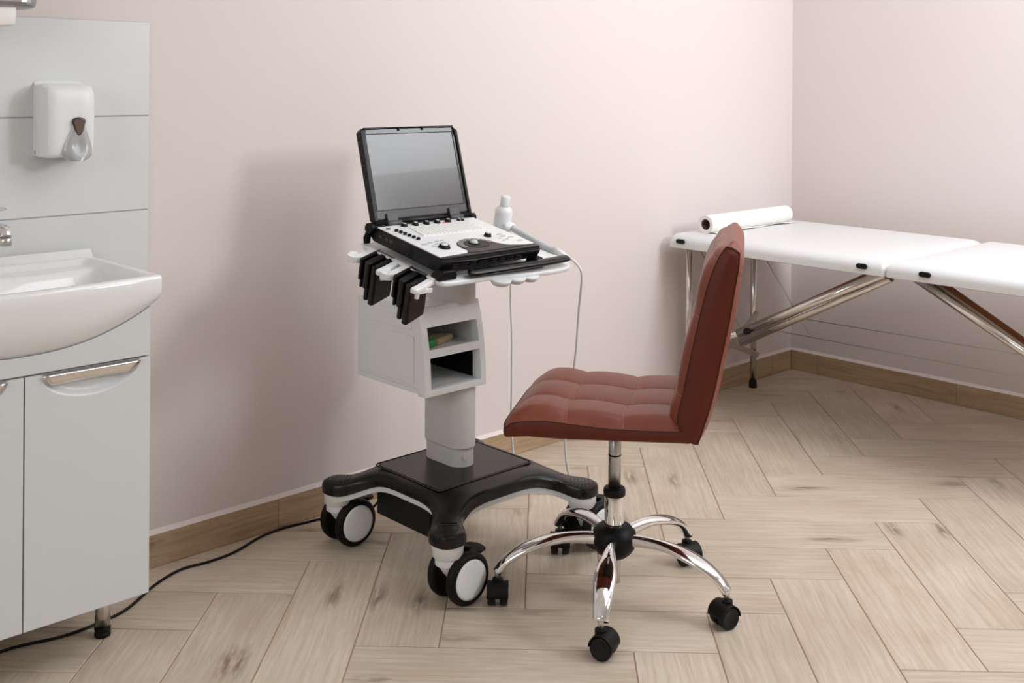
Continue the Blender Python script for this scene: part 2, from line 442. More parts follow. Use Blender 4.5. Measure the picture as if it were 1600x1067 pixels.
for sgn in (-1, 1):
    xa, xb = (CX + .0015, CX + CW) if sgn > 0 else (CX - CW, CX - .0015)
    z0, z1 = .130, .6355
    # door with a scooped bow below the pull: a shallow bowl cut into the face
    hx = (xa + xb) / 2 + (.004 if sgn > 0 else -.004)
    hwid = .103
    nx, nz = 110, 120
    pts = []
    for i in range(nx + 1):
        row = []
        X = xa + (xb - xa) * i / nx
        for j in range(nz + 1):
            Z = z0 + (z1 - z0) * (1 - (1 - j / nz) ** 1.8)
            u = (X - hx) / hwid; v = (z1 - Z) / .056
            r = u * u + v * v
            dep = .015 * min(1.0, max(0, (1 - r)) * 3.0) ** .7 if r < 1 else 0
            row.append((X - VO.x, CY + dep - VO.y, Z))
        pts.append(row)
    g = G(); g.grid(pts, smooth=True)
    # sides and back
    b = [(xa, z0), (xb, z0), (xb, z1), (xa, z1)]
    vs = [(x - VO.x, CY - VO.y + .0005, z) for x, z in b] + [(x - VO.x, CY + .018 - VO.y, z) for x, z in b]
    g.add(vs, [(0, 1, 5, 4), (1, 2, 6, 5), (2, 3, 7, 6), (3, 0, 4, 7), (4, 5, 6, 7)])
    door = g.build('door', M_cab, van)
    # chrome pull: a tapered bar set along the top edge
    g = G()
    n = 14; top = []; bot = []
    for i in range(n + 1):
        t = i / n; u = -1 + 2 * t
        X = hx + hwid * 1.0 * u
        top.append((X - VO.x, z1 - .0035))
    prof = []
    za, zb = z1 - .0035, z1 - .0275
    xl, xr = hx - hwid, hx + hwid
    vs = []
    cols = 16
    for i in range(cols + 1):
        t = i / cols
        for j in range(5):
            s_ = j / 4
            X = (xl + (xr - xl) * t) ; Xc = hx + (X - hx) * (1 - .22 * s_)
            Z = za + (zb - za) * s_ + .004 * s_ * (1 - (2 * t - 1) ** 2)
            Y = CY - .0075 + .0070 * s_ - .0012 * sin(pi * s_)
            vs.append((Xc - VO.x, Y - VO.y, Z))
    fs = [(i * 5 + j, i * 5 + j + 1, (i + 1) * 5 + j + 1, (i + 1) * 5 + j) for i in range(cols) for j in range(4)]
    g.add(vs, fs, smooth=True)
    hd = g.build('handle', M_handle, door)
    so = hd.modifiers.new('solid', 'SOLIDIFY'); so.thickness = .003; so.offset = -1
for lx, ly in ((1.029, 2.388), (CX * 2 - 1.029, 2.388), (1.029, 2.56), (CX * 2 - 1.029, 2.56)):
    g = G(); x, y = lx - VO.x, ly - VO.y
    g.lathe([(.0165, .022), (.0165, .132)], 20, M=Matrix.Translation((x, y, 0)))
    lg = g.build('leg', M_steel, van)
    G().lathe([(.0155, .0), (.0175, .002), (.0175, .008), (.0155, .010), (.0155, .0125), (.0175, .0145), (.0175, .021), (.0165, .0215)], 20, M=Matrix.Translation((x, y, 0))).build('foot', M_rubber, lg)

# ------------------------------------------------------------------ washbasin
BXh = .285
bas = empty('washbasin', (CX, 2.44, .70), label='white ceramic washbasin with a bowed front sitting on the vanity', cat='basin')
BO = Vector((CX, 2.44, .70)); ZR = .808
def zbot(u):   # underside height across the width
    u = abs(u); return .677 + .078 * u ** 2.3
def yfr(u): return 2.242 - .026 * (1 - u * u)
nu = 48
g = G()
rows = []
for i in range(nu + 1):
    u = -1 + 2 * i / nu
    X = BXh * u
    row = []
    yf, yb = yfr(u), YW - .022
    D = yb - yf
    # inner bowl: depth field across the plan
    def top(v):
        # v 0 front .. 1 back
        yy = yf + D * v
        ex = max(0, 1 - (abs(u) / .88) ** 6)
        fr = min(1, max(0, (v - .085) / .22)); bk = min(1, max(0, (.70 - v) / .18))
        sm = lambda t: t * t * (3 - 2 * t)
        dd = .105 * sm(fr) * sm(bk) * (ex ** .8)
        ledge = .012 * sm(min(1, max(0, (.90 - v) / .06))) * sm(min(1, max(0, (v - .06) / .05))) * (1 if abs(u) < .9 else 0) * sm(min(1, max(0, (.93 - abs(u)) / .06)))
        lip = .018 * sm(min(1, max(0, (v - .955) / .03)))
        return yy, ZR - dd - ledge + lip - .002 * v
    # outline: bottom back -> bottom front -> belly -> rim -> top -> back
    zb = zbot(u)
    cf = CY + .004
    row.append((X, yb - BO.y, min(zb, .745) - BO.z))
    row.append((X * .985, cf - BO.y, zb - BO.z))
    belly = [(0.0, 0.0), (.22, .10), (.48, .26), (.72, .46), (.90, .70), (.985, .90)]
    ztop = ZR - .038
    for a, bz in belly[1:]:
        row.append((X * (.985 + .015 * bz), cf + (yf + .002 - cf) * a - BO.y, zb + (ztop - zb) * bz - BO.z))
    row.append((X, yf + .0015 - BO.y, ztop - BO.z))
    row.append((X, yf - BO.y, ztop + .010 - BO.z))
    row.append((X, yf - BO.y, ZR - .008 - BO.z))
    row.append((X, yf + .003 - BO.y, ZR - .002 - BO.z))
    for j in range(0, 41):
        v = .015 + .985 * j / 40
        yy, zz = top(v); row.append((X, yy - BO.y, zz - BO.z))
    row.append((X, yb - BO.y, ZR - .02 - BO.z))
    rows.append(row)
g.grid(rows)
nv = len(rows[0])
g.f.append(tuple(range(nv))); g.sm.append(False)
g.f.append(tuple(nu * nv + j for j in range(nv))[::-1]); g.sm.append(False)
g.build('basin', M_cer, bas, autosmooth=60, bevel=.004, seg=3, angle=60)
G().lathe([(.021, 0), (.021, .003), (.012, .004), (.010, .002)], 20, M=Matrix.Translation((0, 2.40 - 2.44, ZR - .1145 - .70))).build('drain', M_chrome, bas)

fa = empty('faucet', (CX, 2.56, .8), label='chrome mixer faucet on the washbasin, cut by the left picture edge', cat='faucet')
g = G(); g.lathe([(.026, .005), (.026, .012), (.021, .02), (.019, .085), (.022, .10), (.020, .118), (.010, .128)], 24)
g.build('body', M_chrome, fa)
G().sweep(catmull([(0, -.005, .075), (0, -.06, .100), (0, -.13, .118), (0, -.185, .116), (0, -.20, .102)], 6), [(.014, .010)] * 25, 14).build('spout', M_chrome, fa)
G().lathe([(.0125, 0), (.0125, .014), (.010, .016)], 18, M=Matrix.Translation((0, -.198, .085))).build('aerator', M_brush, fa)
G().sweep(catmull([(0, .01, .122), (0, -.06, .142), (0, -.12, .152), (0, -.178, .158)], 5), [(.012, .006)] * 8 + [(.010, .004)] * 8, 12).build('lever', M_chrome, fa)

# ------------------------------------------------------------------ soap dispenser
so_ = empty('soap_dispenser', (1.0175, YW - TT, 1.045), label='white soap dispenser with grey push lever on the tiles', cat='dispenser')
g = G(); hx = .0555; rows = []
prof = [(0.0, .002), (.0, .165), (-.010, .171), (-.035, .173), (-.060, .170), (-.080, .161), (-.089, .146), (-.091, .120), (-.090, .060), (-.086, .018), (-.078, .004), (-.050, .0)]
pr = catmull([(a, b, 0) for a, b in prof], 3)
nn = 22
for i in range(nn + 1):
    u = -1 + 2 * i / nn
    sc = 1 - .13 * abs(u) ** 6
    rows.append([(hx * u, y * sc, .08 + (z - .08) * (1 - .035 * abs(u) ** 8)) for y, z, _ in pr])
g.grid(rows); nv = len(rows[0])
g.f.append(tuple(range(nv))); g.sm.append(False); g.f.append(tuple(nn * nv + j for j in range(nv))[::-1]); g.sm.append(False)
g.build('housing', M_white, so_, autosmooth=50)
# lever: teardrop with a thumb dish
def tear(t):  # half width at height fraction t (0 bottom)
    K = [(0, .50), (.05, .78), (.12, .95), (.25, 1.0), (.4, .93), (.6, .74), (.8, .52), (.92, .42), (1.0, .25)]
    for i in range(len(K) - 1):
        if t <= K[i + 1][0]: return .0335 * (K[i][1] + (K[i + 1][1] - K[i][1]) * (t - K[i][0]) / (K[i + 1][0] - K[i][0]))
    return .008
rows = []
for i in range(17):
    t = i / 16 * .985; z = -.006 + .098 * t
    hw_ = max(.0015, tear(t)); row = []
    for j in range(13):
        v = -1 + 2 * j / 12
        dish = .010 * math.exp(-((v / .45) ** 2) - (((t - .38) / .2) ** 2))
        row.append((.013 + hw_ * v, -.086 - .021 * (1 - t * .55) * (1 - abs(v) ** 2.4 * .75) + dish, z))
    rows.append(row)
g = G(); g.grid(rows)
b = [r[0] for r in rows] + [r[-1] for r in rows][::-1]
g.add([(x, -.080, z) for x, y, z in b] + b, [(i, (i + 1) % len(b), len(b) + (i + 1) % len(b), len(b) + i) for i in range(len(b))])
lv = g.build('push_lever', M_sgrey, so_)
g = G(); pts = []
ow = [(.006 + .0105 * cos(a), .0785 + .0105 * sin(a) * 0.6 + (.0045 if sin(a) > 0 else 0)) for a in [0]]
out = [(-.0045, .076), (-.0035, .080), (.001, .083), (.006, .084), (.011, .083), (.0155, .080), (.0165, .076), (.0125, .060), (.009, .0535), (.006, .052), (.003, .0535), (-.0005, .060)]
Mx = Matrix(((1, 0, 0, 0), (0, 0, -1, 0), (0, 1, 0, 0), (0, 0, 0, 1)))
out = [((x - .006) * 1.25 + .013, (z - .068) * 1.2 + .074) for x, z in out]
G().prism([((x - .013) * 1.15 + .013, (z - .074) * 1.12 + .074) for x, z in out], .090, .0985, M=Mx).build('window_rim', M_dark, so_, bevel=.0015)
G().prism(out, .092, .1000, M=Mx).build('sight_window', M_window, so_, bevel=.0015)
G().cyl((-hx - .001, -.012, .012), (-hx + .002, -.012, .012), .005).build('screw_cap', M_sgrey, so_)

# ------------------------------------------------------------------ paper towel dispenser (only its lower right corner is in view)
td = empty('paper_towel_dispenser', (.80, YW - TT, 1.385), label='metal paper towel dispenser at the top left corner', cat='dispenser')
g = G(); rows = []
pr = rrect(-.135, .135, -.125, 0, .045, 6)
g.prism(pr, .0, .26)
g.build('housing', M_tdisp, td, bevel=.012, seg=4)
g = G().prism(rrect(-.128, .128, -.118, -.004, .04, 6), .262, .27); g.build('lid', M_dark, td, bevel=.003)
rows = []
for i in range(13):
    u = i / 12
    rows.append([(-.09 + .170 * u, -.112 - .006 * sin(v * 3) + .002 * sin(u * 9 + v * 4), .01 - .052 * v / 1.0 + .003 * sin(u * 7) * v) for v in [k / 8 for k in range(9)]])
pp = tag(G().grid(rows).build('paper_towel', M_paper, None, loc=(.80, YW - TT, 1.385)), 'white paper towel hanging from the metal dispenser at top left', 'towel')
sd = pp.modifiers.new('s', 'SOLIDIFY'); sd.thickness = .0012

# ------------------------------------------------------------------ massage table
MX0, MX1, MT, MB_, MY1 = 3.28, 4.02, .672, .615, 2.612
FOLD = 1.735; MYE = .76
mt = empty('massage_table', (3.65, 1.69, 0), label='white padded folding massage table on steel legs along the right wall', cat='table')
MO = Vector((3.65, 1.69, 0))
def cushion(y0, y1, r0, r1):
    """padded slab with rounded vertical corners of radius r0 (low y) / r1 (high y) and a soft top edge"""
    hx = (MX1 - MX0) / 2; cx = 3.65; n = 8
    def outline(inset):
        o = []
        for sx, yy, r, a0 in ((1, y1, r1, 0), (-1, y1, r1, 90), (-1, y0, r0, 180), (1, y0, r0, 270)):
            r_ = max(.004, r - inset); 
            ccx = sx * (hx - inset - r_); ccy = (yy - inset - r_) if yy == y1 else (yy + inset + r_)
            for i in range(n + 1):
                a = radians(a0 + 90 * i / n); o.append((ccx + r_ * cos(a), ccy - MO.y + r_ * sin(a)))
        return o
    lv = [(.010, MB_), (.0, MB_ + .003), (.0, MB_ + .020)]
    for k in range(1, 8):
        a = k / 7 * pi / 2
        lv.append((.046 * (1 - cos(a)), MB_ + .020 + (MT - MB_ - .0225) * sin(a)))
    lv += [(.075, MT + .001), (.12, MT + .002), (.2, MT + .002)]
    vs = []
    for ins, z in lv:
        vs += [(x, y, z) for x, y in outline(ins)]
    k = 4 * (n + 1); g = G()
    fs = [(r * k + i, r * k + (i + 1) % k, (r + 1) * k + (i + 1) % k, (r + 1) * k + i) for r in range(len(lv) - 1) for i in range(k)]
    fs += [tuple(range(k))[::-1], tuple((len(lv) - 1) * k + i for i in range(k))]
    g.add(vs, fs, smooth=True); return g
c1 = cushion(FOLD + .002, MY1, .012, .03).build('cushion', M_vinyl, mt, autosmooth=50)
c2 = cushion(MYE, FOLD - .002, .03, .012).build('cushion', M_vinyl, mt, autosmooth=50)
def plug(y, z, par):
    g = G()
    for k, (d, s_) in enumerate(((.0, 1.0), (.006, .95), (.009, .7))):
        pass
    o = stroke([(-.011, 0), (.011, 0)], .017, 6)
    Mp = Matrix.Translation((MX0 - MO.x, y - MO.y, z)) @ Matrix(((0, 0, -1, 0), (1, 0, 0, 0), (0, 1, 0, 0), (0, 0, 0, 1)))
    g.prism(o, -.002, .007, M=Mp); g.build('plug', M_rubber, par, bevel=.003)
plug(2.545, .643, c1); plug(1.812, .643, c1); plug(1.600, .643, c2); plug(.87, .643, c2)
# wooden frame under the cushions
for nm, a, b in (('frame_rail', FOLD + .03, MY1 - .04), ('frame_rail', MYE + .04, FOLD - .03)):
    g = G()
    for xx in (3.42, 3.90): g.span((xx - .012 - MO.x, xx + .012 - MO.x), (a - MO.y, b - MO.y), (MB_ - .022, MB_ + .002))
    for yy in (a, b): g.span((3.432 - MO.x, 3.888 - MO.x), (yy - .012 - MO.y, yy + .012 - MO.y), (MB_ - .018, MB_ + .002))
    g.build(nm, M_wood, mt)
def mtube(name, a, b, r, m=M_steel, par=mt, n=16):
    return G().cyl((a[0] - MO.x, a[1] - MO.y, a[2]), (b[0] - MO.x, b[1] - MO.y, b[2]), r, n=n).build(name, m, par)
for Yl, sg in ((2.578, 1), (.892, -1)):
    for Xl in (3.372, 3.80):
        lg = mtube('leg', (Xl, Yl, .02), (Xl, Yl, MB_), .0125)
        G().lathe([(.016, 0), (.017, .004), (.015, .028), (.013, .032)], 16, M=Matrix.Translation((Xl - MO.x, Yl - MO.y, 0))).build('foot', M_rubber, lg)
    # flat crossed brace bars between the two legs of a pair
    for z0, z1, dy in ((.07, .300, .015), (.300, .135, .019)):
        g = G(); d = Vector((3.80 - 3.372, 0, z1 - z0)); ln = d.length; an = math.atan2(z1 - z0, 3.80 - 3.372)
        Mp = Matrix.Translation((3.372 - MO.x, Yl - sg * dy - MO.y, z0)) @ Matrix.Rotation(-an, 4, 'Y')
        g.prism(rrect(-.012, ln + .012, -.011, .011, .010, 4), -.0015, .0015, M=Mp @ Matrix.Rotation(pi / 2, 4, 'X'))
        g.build('cross_brace', M_brush, mt)
    # telescopic struts
    yl = lambda y: FOLD + (y - FOLD) * sg if sg > 0 else FOLD - (y - FOLD)
    for Xs, ro, ya, za, yb, zb in ((3.385, .0155, 2.36, .318, 1.79, .610), (3.445, .017, 2.39, .272, 1.80, .590)):
        outer = mtube('strut', (Xs, yl(ya), za), (Xs, yl(yb), zb), ro)
        if ro < .016:
            sl = (zb - za) / (yb - ya)
            mtube('inner_tube', (Xs, yl(2.575), za + sl * (2.575 - ya)), (Xs, yl(ya - .05), za - sl * .05), .0115, M_steel, outer)
    g = G(); a = Vector((3.425, yl(2.34), .335)); b = Vector((3.425, yl(1.80), .628))
    d = b - a
    Mp = Matrix.Translation(a - MO) @ Matrix.Rotation(math.atan2(d.z, d.y), 4, 'X')
    g.box((0, d.length / 2 * (1 if True else 1), 0), (.010, d.length, .016), Mp); g.build('wooden_brace', M_wood, mt)
    # lock screw
    G().cyl((3.36 - MO.x, yl(2.30) - MO.y, .34), (3.345 - MO.x, yl(2.30) - MO.y, .34), .012, n=14).sweep([(3.35 - MO.x, yl(2.30) - MO.y, .34), (3.335 - MO.x, yl(2.262) - MO.y, .352)], .0035, 8).build('lock_screw', M_rubber, mt)
# steel stay wires
def wire(p, r=.0014): return G().sweep([(a[0] - MO.x, a[1] - MO.y, a[2]) for a in p], r, 6).build('stay_wire', M_gas, mt)
wire([(3.6, 2.42, MB_ - .01), (3.6, 2.20, .31)]); wire([(3.40, 2.55, MB_ - .01), (3.40, 2.36, .33)])
wire([(3.6, 2.211, .362), (3.6, 1.16, .377)]); wire([(3.6, 2.334, .299), (3.6, 1.05, .303)])
wire([(3.6, .95, MB_ - .01), (3.6, 1.16, .377)])

# paper roll
RY, RR = 2.485, .0335
pr_ = empty('paper_roll', (3.62, RY, MT), label='roll of white couch paper lying on the massage table head', cat='roll')
g = G(); n = 32; xs = (-.27, .265); vs = []
for X in xs:
    for r in (RR, .0205):
        for j in range(n):
            q = 2 * pi * j / n; vs.append((X, r * cos(q), RR + r * sin(q)))
fs = []
for j in range(n):
    k = (j + 1) % n
    fs += [(j, k, 2 * n + k, 2 * n + j), (n + j, 3 * n + j, 3 * n + k, n + k), (j, n + j, n + k, k), (2 * n + j, 2 * n + k, 3 * n + k, 3 * n + j)]
g.add(vs, fs, smooth=True); g.build('paper', M_paper, pr_, autosmooth=40)
g = G(); vs = []
for X in (-.268, .263):
    for r in (.0205, .018):
        for j in range(n):
            q = 2 * pi * j / n; vs.append((X, r * cos(q), RR + r * sin(q)))
g.add(vs, fs, smooth=True); g.build('core', M_card, pr_, autosmooth=40)
rows = [[(-.262 + .52 * i / 16, .004 - .050 * v - .008 * sin(i * .5) * v, .0016 + .0025 * sin(i * .9 + v * 3) * v + (.004 * v if i > 2 else .002)) for v in [k / 6 for k in range(7)]] for i in range(17)]
fl = G().grid(rows).build('loose_end', M_paper, pr_); sd = fl.modifiers.new('s', 'SOLIDIFY'); sd.thickness = .0008

# ------------------------------------------------------------------ ultrasound cart
KO = Vector((1.915, 2.21, 0))
cart = empty('ultrasound_cart', KO, label='white and black ultrasound trolley on four twin casters', cat='trolley')
SX, SY = .231, .225                     # caster stems
quad = [(.184, 0.0), (.184, .07), (.192, .115), (.222, .155), (SX + .030, SY - .036), (SX + .041, SY - .006), (SX + .034, SY + .026), (SX + .006, SY + .040),
        (SX - .030, SY + .032), (.172, .208), (.135, .186), (.09, .176)]
def star(ins=0.0):
    q = [(x, y) for x, y in quad]
    P = q + [(-x, y) for x, y in [(0, .174)] + q[::-1][:-1]] + [(-x, -y) for x, y in q] + [(x, -y) for x, y in [(0, .174)] + q[::-1][:-1]]
    P = [(x, y, 0) for x, y in P]
    C_ = catmull(P, 4, closed=True); n = len(C_); out = []
    for i in range(n):
        a, b = Vector(C_[i - 1]), Vector(C_[(i + 1) % n]); t = (b - a).normalized()
        out.append((C_[i][0] - t.y * ins, C_[i][1] + t.x * ins))
    return out
def hgt(x, y):
    d = math.hypot(x / SX, y / SY)
    t = min(1, max(0, (d - .78) / .62)); return -.033 * t * t * (3 - 2 * t) - .004 * t
def shell(levels):
    """stack of inset outlines (inset, z) following the falling arms"""
    g = G(); rings = [[(x, y, z + hgt(x, y)) for x, y in star(i)] for i, z in levels]
    n = len(rings[0]); vs = [p for r in rings for p in r]
    fs = [(r * n + i, r * n + (i + 1) % n, (r + 1) * n + (i + 1) % n, (r + 1) * n + i) for r in range(len(rings) - 1) for i in range(n)]
    g.add(vs, fs, smooth=True); return g, n, len(rings)
def close(g, n, k, zc):
    """fill top and bottom with a triangulated cap following the height"""
    return g
base_lv = [(.004, .180), (.0, .183), (.0, .200), (.003, .208), (.010, .2125)]
g, n, k = shell(base_lv)
me_ = g
def fill_cap(g, ring, flip=False):
    """grid-less fill: bmesh triangle fill of the outline with inner rings for shape"""
    bm = bmesh.new(); vv = [bm.verts.new(p) for p in ring]
    es = [bm.edges.new((vv[i], vv[(i + 1) % len(vv)])) for i in range(len(vv))]
    bmesh.ops.triangle_fill(bm, use_beauty=True, edges=es)
    bm.verts.index_update()
    g.add([tuple(v.co) for v in bm.verts], [tuple(v.index for v in f.verts) for f in bm.faces]); bm.free(); return g
top_ring = [(x, y, .2125 + hgt(x, y)) for x, y in star(.010)]
bot_ring = [(x, y, .180 + hgt(x, y)) for x, y in star(.004)]
fill_cap(g, top_ring); fill_cap(g, bot_ring)
base = g.build('base_cover', M_blackg, cart, merge=.0002, autosmooth=35)
lv2 = [(.012, .163), (.007, .166), (.006, .182)]
g, n, k = shell(lv2)
fill_cap(g, [(x, y, .163 + hgt(x, y)) for x, y in star(.012)])
g.build('base_frame', M_white, cart, merge=.0002, autosmooth=35)
# recessed top panel
RX, RYh, RCX, RCY = .157, .147, 0.0, .044
G().prism(rrect(-.156, .158, -.102, .186 - .03, .012), .2115, .2150).build('base_panel', M_blackg, cart, bevel=.0015)
rp = rrect(-.161, .163, -.107, .161, .014); rp = rp + [rp[0]]
G().sweep([(x, y, .2135 + .0) for x, y in rp], .0022, 6).build('panel_rim', M_blackg, cart)
# foot grips on the arm tips
for sx in (-1, 1):
    for sy in (-1, 1):
        g = G()
        for i in range(7):
            d = -.030 + i * .0095
            cx, cy = sx * SX + sx * d * .72, sy * SY + sy * d * .70
            hl_ = .026 - .0011 * (i - 2.5) ** 2
            a = Vector((-sy * .7, sx * .7, 0)).normalized() * hl_ 
            pts = [(cx + a.x * t, cy + a.y * t, .2128 + hgt(cx + a.x * t, cy + a.y * t)) for t in (-1, -.5, 0, .5, 1)]
            g.sweep([(x, y, z - .0006) for x, y, z in pts], .0016, 6)
        g.build('grip_ribs', M_blackg, cart)
# power box under the base
G().span((-.172, -.085), (-.085, .135), (.095, .164)).build('power_box', M_black, cart, bevel=.004)
# casters
def caster(px, py):
    g = G(); g.lathe([(.030, .112), (.0365, .116), (.0370, .150), (.036, .170)], 28, M=Matrix.Translation((px, py, 0)))
    ring = g.build('arm_end', M_white, cart)
    G().cyl((px, py - .0365, .146), (px, py - .0385, .146), .008, n=16).build('end_button', M_lgrey, ring)
    # fork between the wheels
    g = G()
    prof = [(.0, .112, .030), (.002, .106, .030), (.006, .090, .0275), (.014, .072, .022), (.026, .058, .016), (.030, .048, .013)]
    rows = []
    for dx, z, r in prof:
        rows.append([(px + dx + r * cos(2 * pi * j / 20) * (1.05 if cos(2 * pi * j / 20) > 0 else 1), py + min(r, .022 if z < .1 else r) * sin(2 * pi * j / 20), z) for j in range(21)])
    g.grid(rows); g.cyl((px + .032, py - .024, .0635), (px + .032, py + .024, .0635), .020, n=20)
    g.lathe([(.031, .096), (.0315, .098), (.0315, .108), (.031, .110)], 24, M=Matrix.Translation((px + .001, py, 0)))
    cs = g.build('caster', M_white, cart, autosmooth=45)
    G().lathe([(.029, .1095), (.029, .1125)], 24, M=Matrix.Translation((px, py, 0))).build('swivel_gap', M_dark, cs)
    wx, wz, R = px + .032, .0625, .0620
    for sy in (-1, 1):
        Mw = Matrix.Translation((wx, py + sy * .034, wz)) @ Matrix.Rotation(sy * -pi / 2, 4, 'X') 
        # local z points outwards
        g = G().lathe([(.030, -.011), (.050, -.012), (.058, -.010), (.0615, -.005), (.0620, 0), (.0612, .006), (.057, .011), (.050, .0135), (.0465, .0125)], 40, M=Matrix.Translation((wx, py + sy * .034, wz)) @ Matrix.Rotation(-sy * pi / 2, 4, 'X'))
        wh = g.build('wheel', M_rubber, cs)
        G().lathe([(.0468, .0115), (.0465, .0132), (.040, .0150), (.024, .0163), (.008, .0168), (.0002, .0168)], 40, M=Matrix.Translation((wx, py + sy * .034, wz)) @ Matrix.Rotation(-sy * pi / 2, 4, 'X')).build('hub_cap', M_white, cs)
    # mudguard and brake pedal
    g = G(); rows = []
    for i in range(9):
        a = radians(28 + 14 * i); rows.append([(wx + (R + .004) * cos(a), py + yy, wz + (R + .004) * sin(a)) for yy in (-.014, 0, .014)])
    g.grid(rows); mg = g.build('mudguard', M_rubber, cs); sd = mg.modifiers.new('s', 'SOLIDIFY'); sd.thickness = .003
    out = [(-.014, -.030), (.018, -.034), (.040, -.024), (.046, -.006), (.046, .010), (.030, .026), (-.014, .022)]
    G().prism(out, 0, .009, M=Matrix.Translation((wx + .026, py, wz + .0485)) @ Matrix.Rotation(radians(8), 4, 'Y')).build('brake_pedal', M_rubber, cs, bevel=.003)
for px, py in ((-SX, SY), (-SX, -SY), (SX, -SY), (SX, SY)): caster(px, py)
# column
CCX, CCY = .012, .057
def stad(g, hx, hy, z0, z1): g.prism([(x + CCX, y + CCY) for x, y in stadium(hx, hy)], z0, z1); return g
stad(G(), .036, .078, .212, .268).build('column_foot', M_cgrey, cart, autosmooth=40)
stad(G(), .0405, .083, .262, .433).build('column', M_cgrey, cart, bevel=.003, autosmooth=40)
stad(G(), .0395, .081, .645, .762).build('upper_column', M_cgrey, cart, autosmooth=40)
G().cyl((CCX - .0350, CCY - .020, .243), (CCX - .0370, CCY - .020, .243), .0075).build('screw_cover', M_lgrey, cart)
G().cyl((CCX - .012, CCY - .0750, .243), (CCX - .0125, CCY - .0785, .243), .0075).build('screw_cover', M_lgrey, cart)
G().box((CCX - .0406, CCY + .03, .42), (.0008, .0012, .03)).build('seam_line', M_dark, cart)

# storage box
UX0, UX1, UYf, UYb, UZ0, UZ1 = 1.768 - KO.x, 1.966 - KO.x, 2.172 - KO.y, 2.470 - KO.y, .431, .650
def yfront(z): 
    t = max(0, (z - UZ0) / (UZ1 - UZ0)); return UYf + .034 * t ** 2.2
t_ = .007
g = G()
g.span((UX0, UX0 + t_), (UYf + .03, UYb), (UZ0 + .012, UZ1 - .016)); g.span((UX1 - t_, UX1), (UYf + .03, UYb), (UZ0 + .012, UZ1 - .016))
g.span((UX0 + t_, UX1 - t_), (UYb - t_, UYb - .0005), (UZ0 + .012, UZ1 - .016)); g.span((UX0 - .001, UX1 + .001), (UYf + .03, UYb + .001), (UZ1 - .016, UZ1 - .001))
g.span((UX0 - .001, UX1 + .001), (UYf + .012, UYb + .001), (UZ0, UZ0 + .012))
g.span((UX0 + t_, UX1 - t_), (UYf + .014, UYb - t_), (.529, .536))
bx = g.build('storage_box', M_white, cart, bevel=.0015)
# raised side panels
for ya, yb, za, zb in ((UYf + .062, UYb - .028, .590, .622), (UYf + .050, UYb - .028, .452, .576)):
    g = G(); Ms = Matrix.Translation((UX0, 0, 0)) @ Matrix(((0, 0, -1, 0), (1, 0, 0, 0), (0, 1, 0, 0), (0, 0, 0, 1)))
    g.prism(rrect(ya, yb, za, zb, .008), -.001, .0030, M=Ms); g.build('side_panel', M_white, bx, bevel=.0014)
# fascia with two openings, curved in profile
xs_ = [UX0 - .004, UX0 + .016, UX1 - .014, UX1 + .005]
ops = [(.5445, .600), (.4440, .524)]
zl = sorted(set([UZ0 - .003, UZ1 + .001] + [z for o in ops for z in o] + [UZ0 + .01 * i for i in range(1, 22)]))
zl = [z for i, z in enumerate(zl)]
g = G(); vs = []; idx = {}
for i, X in enumerate(xs_):
    for j, z in enumerate(zl): idx[(i, j)] = len(vs); vs.append((X, yfront(z), z))
fs = []
for i in range(3):
    for j in range(len(zl) - 1):
        zm = (zl[j] + zl[j + 1]) / 2
        if i == 1 and any(a < zm < b for a, b in ops): continue
        fs.append((idx[(i, j)], idx[(i + 1, j)], idx[(i + 1, j + 1)], idx[(i, j + 1)]))
g.add(vs, fs, smooth=True)
fc = g.build('fascia', M_white, bx); sd = fc.modifiers.new('s', 'SOLIDIFY'); sd.thickness = .030; sd.offset = 1
# solidify direction is checked through the normals: push backwards (+y)
nrm = fc.data.polygons[0].normal
sd.offset = -1 if nrm.y < 0 else 1
bv = fc.modifiers.new('b', 'BEVEL'); bv.width = .003; bv.segments = 3; bv.limit_method = 'ANGLE'
G().span((UX1 - t_ - .004, UX1 - t_), (UYf + .04, UYb - .02), (.4445, .5285)).build('foam_liner', M_black, bx)
pk = empty('wipes_packet', (1.842, 2.250, .5368), rot=(0, 0, radians(20)), label='small green and tan packet inside the trolley upper slot', cat='packet')
G().prism(rrect(-.035, .0, -.022, .022, .006), 0, .020).build('green_half', M_green, pk, bevel=.006, seg=3)
G().prism(rrect(.001, .085, -.024, .024, .008), 0, .018).build('tan_half', M_tan, pk, bevel=.006, seg=3)

# tray in its own tilted frame
TA = radians(10.5)
TOW = Vector((1.87, 2.0, .757))
ef = Matrix.Rotation(TA, 4, 'X')
def T(o, parent, origin):    # place a part built in tray coordinates under a parent with the given world origin
    o.location = TOW - origin; o.rotation_euler = (TA, 0, 0)
# tray body
TH = .012
out = catmull([(-.178, -.010, 0), (-.120, -.012, 0), (-.02, -.014, 0), (.06, -.030, 0), (.17, -.034, 0), (.222, -.018, 0), (.245, .03, 0), (.268, .12, 0), (.272, .24, 0), (.255, .30, 0),
               (.20, .315, 0), (0, .317, 0), (-.17, .315, 0), (-.208, .305, 0), (-.214, .25, 0), (-.212, .10, 0), (-.208, .03, 0), (-.200, .0, 0)], 5, closed=True)
g = G().prism([(x, y) for x, y, _ in out], -TH, 0)
tray = g.build('tray', M_white, cart, bevel=.004, seg=3, angle=50); T(tray, cart, KO)
def tp(g, name, m, **k):
    return g.build(name, m, tray, **k)
